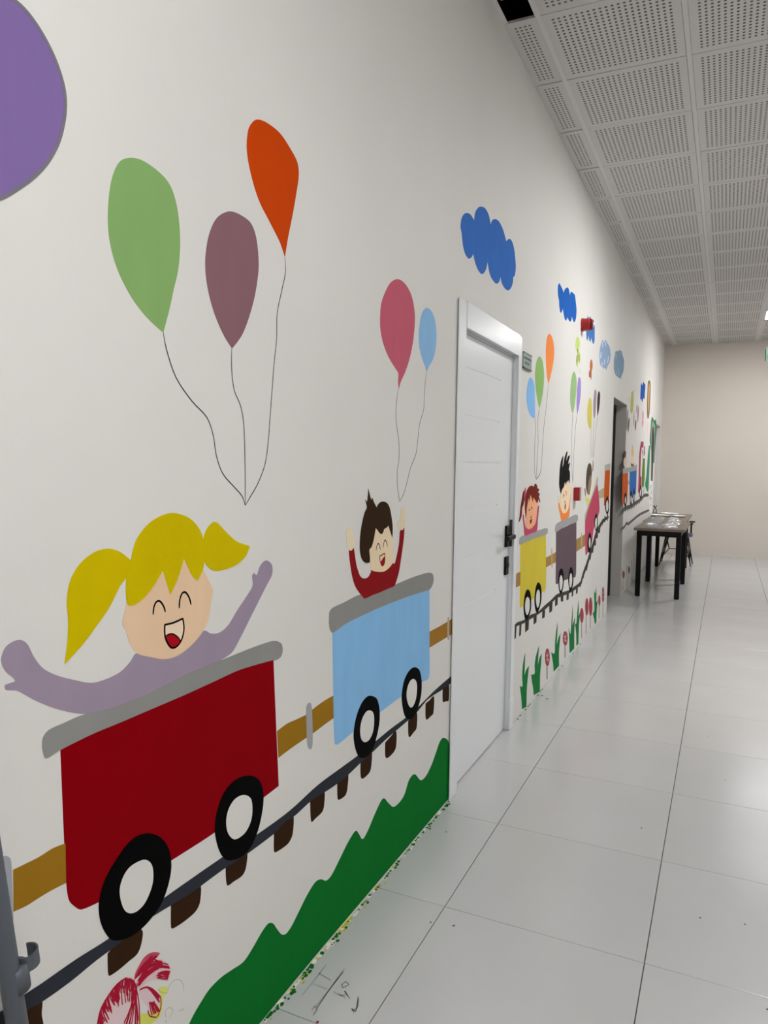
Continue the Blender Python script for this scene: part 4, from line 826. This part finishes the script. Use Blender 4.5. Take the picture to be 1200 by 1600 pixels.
# ------------------------------------------------------------------ wall fixtures
t = empty('fire_alarm_siren', (WX, 5.52, 2.432)); tag(t, 'red drum-shaped fire alarm siren sticking out over a blue cloud', 'alarm siren')
lathe('base', (0.0005, 0, 0), (1, 0, 0), [(0, .048), (.012, .048), (.014, .044)], M_red, t, 28)
lathe('drum', (.0145, 0, 0), (1, 0, 0), [(0, .045), (.044, .045), (.048, .042)], M_red, t, 28)
gl = lathe('grille', (.063, 0, 0), (1, 0, 0), [(0, .038), (.006, .038), (.0065, .032), (.011, .032), (.0115, .026), (.016, .026)], mat('alarm_dark_red', rgb(110, 8, 10), rough=.4), t, 28)
bm = bmesh.new()
for k in range(12):
    a = 2*math.pi*k/12; c, s = math.cos(a), math.sin(a)
    add_tube(bm, [(.0635, .040*c, .040*s), (.0795, .028*c, .028*s)], .002, 5)
link('grille_rib', bm_mesh('grille_rib', bm, M_red), gl)
lathe('lens', (.0795, 0, 0), (1, 0, 0), [(0, .016), (.006, .015), (.011, .010), (.013, .003)], mat('siren_lens', rgb(240, 240, 245), rough=.1), t, 20, True)
t = empty('fire_call_point', (WX, 5.44, 1.203)); tag(t, 'square red fire call point box on the wall beside the boy', 'call point')
box('housing', (.0005, -.048, -.048), (.042, .048, .048), M_red, t, bevel=.003)
box('front_plate', (.0425, -.044, -.044), (.047, .044, .044), mat('pale_plate', rgb(222, 190, 190), rough=.3), t, bevel=.001)
box('frame_edge', (.0475, -.048, -.048), (.05, -.04, .048), mat('grey_edge', rgb(120, 112, 112), rough=.4), t)
# door plaque
py0, py1, pz0, pz1 = 3.850, 4.020, 1.916, 2.002
t = empty('door_plaque', (WX, (py0+py1)/2, (pz0+pz1)/2)); tag(t, 'small grey-green name plaque with dark bars right of the white door', 'plaque')
hw, hh = (py1-py0)/2, (pz1-pz0)/2
M_plq = mat('plaque_glass', rgb(160, 180, 172), rough=.15)
M_plqd = mat('plaque_dark', rgb(60, 72, 66), rough=.3, metal=.3)
box('plate', (.0005, -hw, -hh+.007), (.008, hw, hh-.006), M_plq, t)
box('top_bar', (.0005, -hw, hh-.0055), (.010, hw, hh), M_plqd, t)
box('bottom_bar', (.0005, -hw, -hh), (.012, hw, -hh+.0065), M_plqd, t)
bm = bmesh.new()
rr = random.Random(5)
yy = -hw+.008
while yy < hw-.01:
    w = .005; add_box(bm, (.0082, yy, .008), (.0088, yy+w*.75, .008+.011)); yy += w+.0016
yy = -hw+.03
for k in range(9):
    if k == 4: yy += .008
    add_box(bm, (.0082, yy, -.018), (.0088, yy+.006, -.018+.013)); yy += .0085
o = link('lettering', bm_mesh('lettering', bm, M_plqd), t); o['label'] = 'two lines of small dark lettering, too blurred to read'
# emergency exit sign hanging at the right
t = empty('exit_sign', (.63, 9.2, 2.66)); tag(t, 'green glass emergency sign hanging from the ceiling at the right edge', 'sign')
M_ex = mat('sign_green', rgb(150, 196, 160), rough=.15, emit=((.35, .75, .45), .25))
M_exd = mat('sign_dark_green', rgb(30, 96, 58), rough=.3)
box('panel', (-.29, -.004, -.065), (.29, .004, .065), M_ex, t, bevel=.002)
for lo, hi in (((-.298, -.006, -.065), (-.2905, .006, .065)), ((.2905, -.006, -.065), (.298, .006, .065))): box('end_cap', lo, hi, M_exd, t)
bm = bmesh.new()
add_box(bm, (-.272, -.0062, -.045), (-.19, -.0045, .045)); link('pictogram_field', bm_mesh('pictogram_field', bm, M_exd), t)
bm = bmesh.new(); add_box(bm, (-.29, -.012, .0655), (.29, .012, .09)); link('rail', bm_mesh('rail', bm, M_ledframe), t)
for sx in (-.2, .2):
    tube('hanger', [(sx, 0, .09), (sx, 0, HZ-2.66-.001)], .0025, M_bar, t, 6)

# ------------------------------------------------------------------ leaning grey pole with clip, bottom left
M_pole = mat('pole_grey', rgb(86, 91, 99), rough=.45, metal=.25, noise=.04, nscale=20)
def on_plane(u, v, X):
    d = px_ray(u, v); return CAM + d*((X-CAM.x)/d.x)
pa, pb = on_plane(26.7, 1600, -.955), on_plane(12.7, 1510, -.955)
dn = (pa-pb).normalized()
foot = pb + dn*((pb.z-.004)/-dn.z); top = pb - dn*.55
t = empty('metal_pole', (foot.x, foot.y, 0)); tag(t, 'grey metal pole with spring clip leaning by the wall at bottom left', 'pole')
loc = t.location
R_ = .0155
tube('shaft', [foot-loc, top-loc], R_, M_pole, t, 20)
tube('foot_cap', [foot-loc+Vector((0, 0, -.003)), foot-loc-dn*.04], R_+.0025, M_black, t, 20)
cc = on_plane(25, 1527, -.955) - loc
tube('collar', [cc+dn*.020, cc-dn*.020], R_+.0035, M_pole, t, 20)
# C-shaped clip, opening upward/outward
ax = -dn; e1 = Vector((0, 1, 0)) - ax*ax.y; e1.normalize(); e2 = ax.cross(e1)
cen = on_plane(42, 1496, -.955) - loc
bm = bmesh.new()
rc, th_, hh_ = .0155, .0022, .0125
ring = []
for k in range(19):
    a = math.radians(-200 + 250*k/18.0)
    d = e1*math.cos(a) + e2*math.sin(a)
    ring.append([bm.verts.new(cen + d*r + ax*h) for r, h in ((rc, -hh_), (rc+th_, -hh_), (rc+th_, hh_), (rc, hh_))])
for a, b in zip(ring, ring[1:]):
    for k in range(4): bm.faces.new((a[k], a[(k+1) % 4], b[(k+1) % 4], b[k]))
bm.faces.new(ring[0]); bm.faces.new(ring[-1][::-1])
bmesh.ops.recalc_face_normals(bm, faces=bm.faces)
cl = link('clip', bm_mesh('clip', bm, M_pole, False), t)
br = (cc + cen)/2
tube('clip_bracket', [cc-dn*.006, cen + (cc-cen).normalized()*rc*1.0], .008, M_pole, t, 12)

# ------------------------------------------------------------------ tables
M_wood = mat('wood_top', rgb(122, 110, 97), rough=.42, noise=.12, nscale=9, stretch=(9, 1, 1), spec=.4)
M_edge = mat('wood_edge', rgb(104, 88, 72), rough=.5, noise=.08, nscale=12)
def table(lab, x0, x1, y0, y1, ly_, skew):
    t = empty('work_table', ((x0+x1)/2, (y0+y1)/2, 0), skew); tag(t, lab, 'table', 'narrow work tables along the wall')
    a, b = (x1-x0)/2, (y1-y0)/2
    box('table_top', (-a, -b, .722), (a, b, .75), M_wood, t, bevel=.002)
    bm = bmesh.new()
    fa, fb0, fb1 = a-.035, ly_[0]-(y0+y1)/2, ly_[1]-(y0+y1)/2
    for lo, hi in (((-fa, fb0, .667), (fa, fb0+.04, .7215)), ((-fa, fb1-.04, .667), (fa, fb1, .7215)), ((-fa, fb0+.04, .677), (-fa+.03, fb1-.04, .7215)), ((fa-.03, fb0+.04, .677), (fa, fb1-.04, .7215))): add_box(bm, lo, hi)
    link('apron_frame', bm_mesh('apron_frame', bm, M_black), t)
    for sx in (-1, 1):
        for yy in (fb0, fb1-.05):
            xa = -fa if sx < 0 else fa-.05
            box('leg', (xa, yy, .006), (xa+.05, yy+.05, .666), M_black, t, bevel=.0015)
            box('foot', (xa+.006, yy+.006, 0), (xa+.044, yy+.044, .0058), M_black, t)
    return t
table('brown topped narrow table with black square legs, nearer of the two', -.893, -.375, 8.36, 9.572, (8.365, 9.567), 0.0)
table('brown topped narrow table, farther of the two, nearer the end wall', -.915, -.425, 9.574, 11.30, (9.86, 11.12), 0.0)
# ------------------------------------------------------------------ clutter on the tables
M_clear = mat('clear_plastic', rgb(222, 220, 224), rough=.25, trans=.7, spec=.5)
M_foil = mat('silver_film', rgb(196, 194, 196), rough=.35, metal=.3)
M_ply = mat('white_plastic', rgb(236, 236, 234), rough=.25)
def bag(x, y, sx, sy, h, seed, material):
    r = random.Random(seed); n = 9
    V, Fc = [], []
    for i in range(n+1):
        for j in range(n+1):
            e = min(i, n-i, j, n-j)
            zz = (0 if e == 0 else h*(.35+.65*r.random())*min(1, e/2.5))
            V.append(((i/n-.5)*sx + r.uniform(-.006, .006), (j/n-.5)*sy + r.uniform(-.008, .008), zz+.0012))
    for i in range(n):
        for j in range(n):
            a = i*(n+1)+j; Fc.append((a, a+n+1, a+n+2, a+1))
    k = len(V)
    V += [(v[0], v[1], 0) for v in V[:]]
    for i in range(n):
        for j in range(n):
            a = k+i*(n+1)+j; Fc.append((a, a+1, a+n+2, a+n+1))
    for i in range(n):
        for (p, q_) in ((i*(n+1), (i+1)*(n+1)), ((i+1)*(n+1)+n, i*(n+1)+n), (i+1, i), (n*(n+1)+i, n*(n+1)+i+1)):
            Fc.append((p, q_, k+q_, k+p))
    return mesh('plastic_bag', V, Fc, material)
bags = [(-.70, 8.62, .15, .18, .016, 'crumpled clear plastic packet nearest the front table edge'), (-.535, 8.66, .13, .18, .014, 'small crumpled clear packet at the front right of the table'),
        (-.76, 8.92, .14, .22, .02, 'clear plastic packet by the wall on the near table'), (-.57, 8.95, .16, .2, .022, 'shiny film packet in the middle of the near table'),
        (-.75, 9.24, .16, .22, .022, 'clear plastic packet second row by the wall'), (-.55, 9.27, .16, .22, .024, 'silvery film packet second row on the right'),
        (-.76, 9.70, .16, .22, .022, 'crumpled clear packet at the seam of the two tables'), (-.565, 9.72, .15, .22, .026, 'shiny packet just past the table seam'),
        (-.78, 10.1, .16, .26, .024, 'clear plastic packet on the far table by the wall'), (-.60, 10.12, .13, .26, .022, 'silvery packet on the far table centre')]
for i, (x, y, sx, sy, h, lab) in enumerate(bags):
    o = link('plastic_packet', bag(x, y, sx, sy, h, 20+i, M_foil if i % 2 else M_clear), None, (x, y, .7503)); o.rotation_euler.z = random.uniform(-.08, .08)
    tag(o, lab, 'plastic packet', 'shiny plastic packets on the tables')
def tray(x, y, rx, ry, h, lab):
    bm = bmesh.new(); n = 24; rings = []
    for (k, zz) in ((.80, 0), (.84, .002), (.97, h), (1.0, h), (1.0, h-.003), (.95, h-.004), (.83, .0035), (0.0, .0035)):
        rings.append([bm.verts.new((rx*max(k, .01)*math.cos(2*math.pi*i/n), ry*max(k, .01)*math.sin(2*math.pi*i/n), zz)) for i in range(n)])
    for a, b in zip(rings, rings[1:]):
        for i in range(n): bm.faces.new((a[i], a[(i+1) % n], b[(i+1) % n], b[i]))
    bm.faces.new(rings[0][::-1]); bm.faces.new(rings[-1])
    bmesh.ops.recalc_face_normals(bm, faces=bm.faces)
    o = link('plastic_tray', bm_mesh('plastic_tray', bm, M_ply), None, (x, y, .7503)); tag(o, lab, 'tray', 'white plastic trays on the far table')
tray(-.78, 10.52, .14, .13, .024, 'white plastic tray on the far table next to the wall')
tray(-.555, 10.55, .085, .12, .022, 'white plastic tray on the far table towards the corridor')
tray(-.70, 10.95, .13, .15, .026, 'white plastic tray at the far end of the tables')
# black wire stand at the far corner of the table
t = empty('wire_stand', (-.912, 11.2, .7503)); tag(t, 'small black crossed wire stand at the far wall end of the tables', 'stand')
tube('prong', [(-.026, -.02, .004), (-.016, 0, .06), (.02, .02, .115)], .005, M_black, t, 8)
tube('prong', [(.022, -.02, .004), (.012, 0, .06), (-.018, .02, .105)], .005, M_black, t, 8)
tube('foot_bar', [(-.03, -.02, .0055), (.027, -.02, .0055)], .005, M_black, t, 8)
box('clamp', (-.028, .012, .09), (-.010, .03, .108), M_black, t)

# ------------------------------------------------------------------ chair
M_seat = mat('purple_seat', rgb(126, 112, 140), rough=.5, noise=.04)
t = empty('armchair', (-.625, 11.55, 0)); tag(t, 'purple seated chair with black wire legs and armrests behind the tables', 'chair')
# seat shell with low back towards the table
bm = bmesh.new(); nu, nv = 14, 16
def shell(u, v, off):
    x = (u-.5)*.42*(1 if v < .6 else 1-(v-.6)*.25)
    if v < .62:
        s = v/.62; y = .20 - .38*s; zz = .43 - .025*math.sin(math.pi*s) + .02*(2*u-1)**2*.8
    else:
        s = (v-.62)/.38; y = -.18 - .05*math.sin(s*1.3); zz = .43 + .05*(2*u-1)**2*.8*(1-s) + .07*s; x *= 1-.35*s
    return Vector((x, y, zz))
G = [[bm.verts.new(shell(i/nu, j/nv, 0)) for j in range(nv+1)] for i in range(nu+1)]
for i in range(nu):
    for j in range(nv): bm.faces.new((G[i][j], G[i+1][j], G[i+1][j+1], G[i][j+1]))
bmesh.ops.recalc_face_normals(bm, faces=bm.faces)
bmesh.ops.solidify(bm, geom=bm.faces[:], thickness=.012)
link('seat_shell', bm_mesh('seat_shell', bm, M_seat, True), t)
L = dict(fl=(-.215, -.17, 0), fr=(.205, -.20, 0), bl=(-.213, .24, 0), br=(.218, .14, 0))
topp = dict(fl=(-.15, -.10, .40), fr=(.15, -.10, .40), bl=(-.15, .12, .40), br=(.15, .12, .40))
for k in L:
    a, b = Vector(L[k]), Vector(topp[k])
    off = Vector((.022 if a.x < 0 else -.022, 0, 0))
    bm = bmesh.new(); add_tube(bm, [a+Vector((0, 0, .003)), b], .007, 8); add_tube(bm, [a+Vector((0, 0, .004)), b+off*1.6], .006, 8)
    add_lathe(bm, (a.x, a.y, 0), (0, 0, 1), [(0, .011), (.008, .011), (.012, .007)], 10)
    link('leg', bm_mesh('leg', bm, M_black, True), t)
bm = bmesh.new()
c1, c2 = Vector((-.10, 0, .22)), Vector((.10, 0, .22))
add_tube(bm, [c1, c2], .006, 8)
for c, ks in ((c1, ('fl', 'bl')), (c2, ('fr', 'br'))):
    for k in ks:
        add_tube(bm, [c, Vector(L[k]).lerp(Vector(topp[k]), .22)], .006, 8); add_tube(bm, [c, Vector(topp[k])], .006, 8)
link('cross_brace', bm_mesh('cross_brace', bm, M_black, True), t)
bm = bmesh.new(); add_box(bm, (-.16, -.11, .392), (.16, .13, .404)); link('seat_plate', bm_mesh('seat_plate', bm, M_black), t)
for sx in (-1, 1):
    bm = bmesh.new(); x = sx*.19
    add_tube(bm, [(x, -.17, .44), (x-.0*sx, -.18, .60)], .007, 8); add_tube(bm, [(x, .10, .44), (x, .11, .61)], .007, 8)
    ar = link('arm_post', bm_mesh('arm_post', bm, M_black, True), t)
    box('arm_pad', (x-.03, -.215, .601), (x+.03, -.14, .618), M_black, ar, bevel=.005, seg=2)
    box('arm_pad', (x-.035, .07, .611), (x+.045, .16, .628), M_black, ar, bevel=.005, seg=2)

# ------------------------------------------------------------------ paint spatter, pencil marks on the floor
def floor_patch(bm, x, y, r, rng, el=(1, 1), zz=.0006):
    n = 8; vs2 = []
    for k in range(n):
        a = 2*math.pi*k/n; rr_ = r*rng.uniform(.5, 1.1)
        vs2.append(bm.verts.new((x+rr_*math.cos(a)*el[0], y+rr_*math.sin(a)*el[1], zz)))
    lo = [bm.verts.new((v.co.x, v.co.y, .0001)) for v in vs2]
    bm.faces.new(vs2)
    for k in range(n): bm.faces.new((lo[k], lo[(k+1) % n], vs2[(k+1) % n], vs2[k]))
rng = random.Random(11)
def spatter(name, lab, col, spots, z0, cat='paint specks'):
    bm = bmesh.new()
    for i, (x, y, r, el) in enumerate(spots): floor_patch(bm, x, y, r, rng, el, z0+i*2e-6)
    o = link(name, bm_mesh(name, bm, paint(*col))); tag(o, lab, cat, kind='stuff')
g1, g2, g3 = [], [], []
for k in range(90):
    y = rng.uniform(1.4, 2.8); g1.append((WX+.004+abs(rng.gauss(0, .006)), y, rng.uniform(.002, .006), (1, 1.5)))
for (u, v) in [(480, 1514), (475, 1519), (484, 1509), (457, 1550), (460, 1545), (415, 1592), (418, 1586), (421, 1582), (520, 1460), (516, 1466), (640, 1309), (672, 1293), (700, 1256), (699, 1259), (668, 1288), (610, 1345)]:
    for _ in range(3):
        x, y = on_floor(u+rng.uniform(-2.5, 2.5), v+rng.uniform(-3, 3)); g1.append((max(x, WX+.004), y, rng.uniform(.003, .007), (1, 1)))
for k in range(24):
    y = rng.choice([rng.uniform(1.62, 1.85), rng.uniform(1.9, 2.3), rng.uniform(1.4, 2.8)]); g2.append((WX+.004+abs(rng.gauss(0, .007)), y, rng.uniform(.002, .005), (1, 2)))
for (u, v) in [(540, 1440), (533, 1447), (525, 1455), (545, 1435), (585, 1386), (612, 1355), (455, 1548), (540, 1443)]:
    x, y = on_floor(u+1, v); g2.append((max(x, WX+.004), y, .007, (1, 2)))
for k in range(70):
    y = rng.uniform(1.4, 2.84); g3.append((WX+.003+abs(rng.gauss(0, .004)), y, rng.uniform(.003, .007), (1, 2)))
for (u, v) in [(815, 1108), (822, 1103), (826, 1100), (838, 1086), (843, 1080), (846, 1077), (847, 1087), (855, 1092), (800, 1122), (803, 1117), (868, 1046), (874, 1040), (890, 1020), (903, 1006)]:
    x, y = on_floor(u, v); g1.append((max(x, WX+.004), y, .008, (1, 1)))
spatter('green_paint_specks', 'green paint spatter on the floor along the grassy bank', (16, 92, 36), g1, .0012)
spatter('yellow_paint_specks', 'yellow-green paint spatter along the foot of the grassy bank', (168, 168, 40), g2, .0008)
spatter('cream_paint_specks', 'ragged cream paint edge along the foot of the mural wall', (206, 204, 190), g3, .0004)
x, y = on_floor(496, 1597)
bm = bmesh.new(); floor_patch(bm, x, y, .0045, random.Random(1)); o = link('red_paint_drop', bm_mesh('red_paint_drop', bm, paint(130, 10, 40))); tag(o, 'single crimson paint drop on the floor near the grassy bank', 'paint drop')
bm = bmesh.new()
for (u, v) in [(905+62, 931), (1002, 1294), (1133, 1219), (1094, 1434), (1164, 1444), (708, 1447), (1199, 1577), (697, 1300), (1105, 1152), (673, 1441), (710, 1446)]:
    x, y = on_floor(u, v); floor_patch(bm, x, y, .0035 if v > 1000 else .008, rng)
o = link('dark_specks', bm_mesh('dark_specks', bm, paint(70, 66, 62))); tag(o, 'tiny dark specks of dirt scattered on the floor tiles', 'dirt specks', kind='stuff')
# pencil scribble on the floor
D0 = Z(400, 1400, 3.75)
def floor_line(bm, pts, w):
    P = [Vector((*on_floor(*D0(p)), 0)) for p in pts]
    for a, b in zip(P, P[1:]):
        d = (b-a).normalized(); n_ = Vector((-d.y, d.x, 0))*w/2
        vv = [bm.verts.new(p) for p in (a-n_+Vector((0, 0, .0004)), b-n_+Vector((0, 0, .0004)), b+n_+Vector((0, 0, .0004)), a+n_+Vector((0, 0, .0004)))]
        bm.faces.new(vv)
bm = bmesh.new(); rg = random.Random(9)
scr = [[(515, 430), (450, 520), (360, 660)], [(510, 445), (440, 535), (350, 650)], [(370, 455), (440, 495)], [(330, 515), (420, 545)], [(415, 400), (335, 505), (270, 585)], [(330, 670), (345, 640), (360, 668), (335, 700)], [(500, 520), (520, 505), (545, 515), (510, 540), (505, 515)], [(600, 590), (595, 650), (580, 680), (560, 660), (575, 685)], [(600, 600), (590, 660), (565, 670)], [(455, 560), (490, 585), (540, 580), (520, 560), (550, 600)], [(480, 570), (520, 600)]]
for s in scr:
    for _ in range(2):
        floor_line(bm, [(p[0]+rg.uniform(-5, 5), p[1]+rg.uniform(-4, 4)) for p in s], .002)
o = link('pencil_scribble', bm_mesh('pencil_scribble', bm, paint(146, 146, 142))); tag(o, 'faint grey pencil scribble on the floor tile by the grassy bank', 'scribble', kind='stuff')
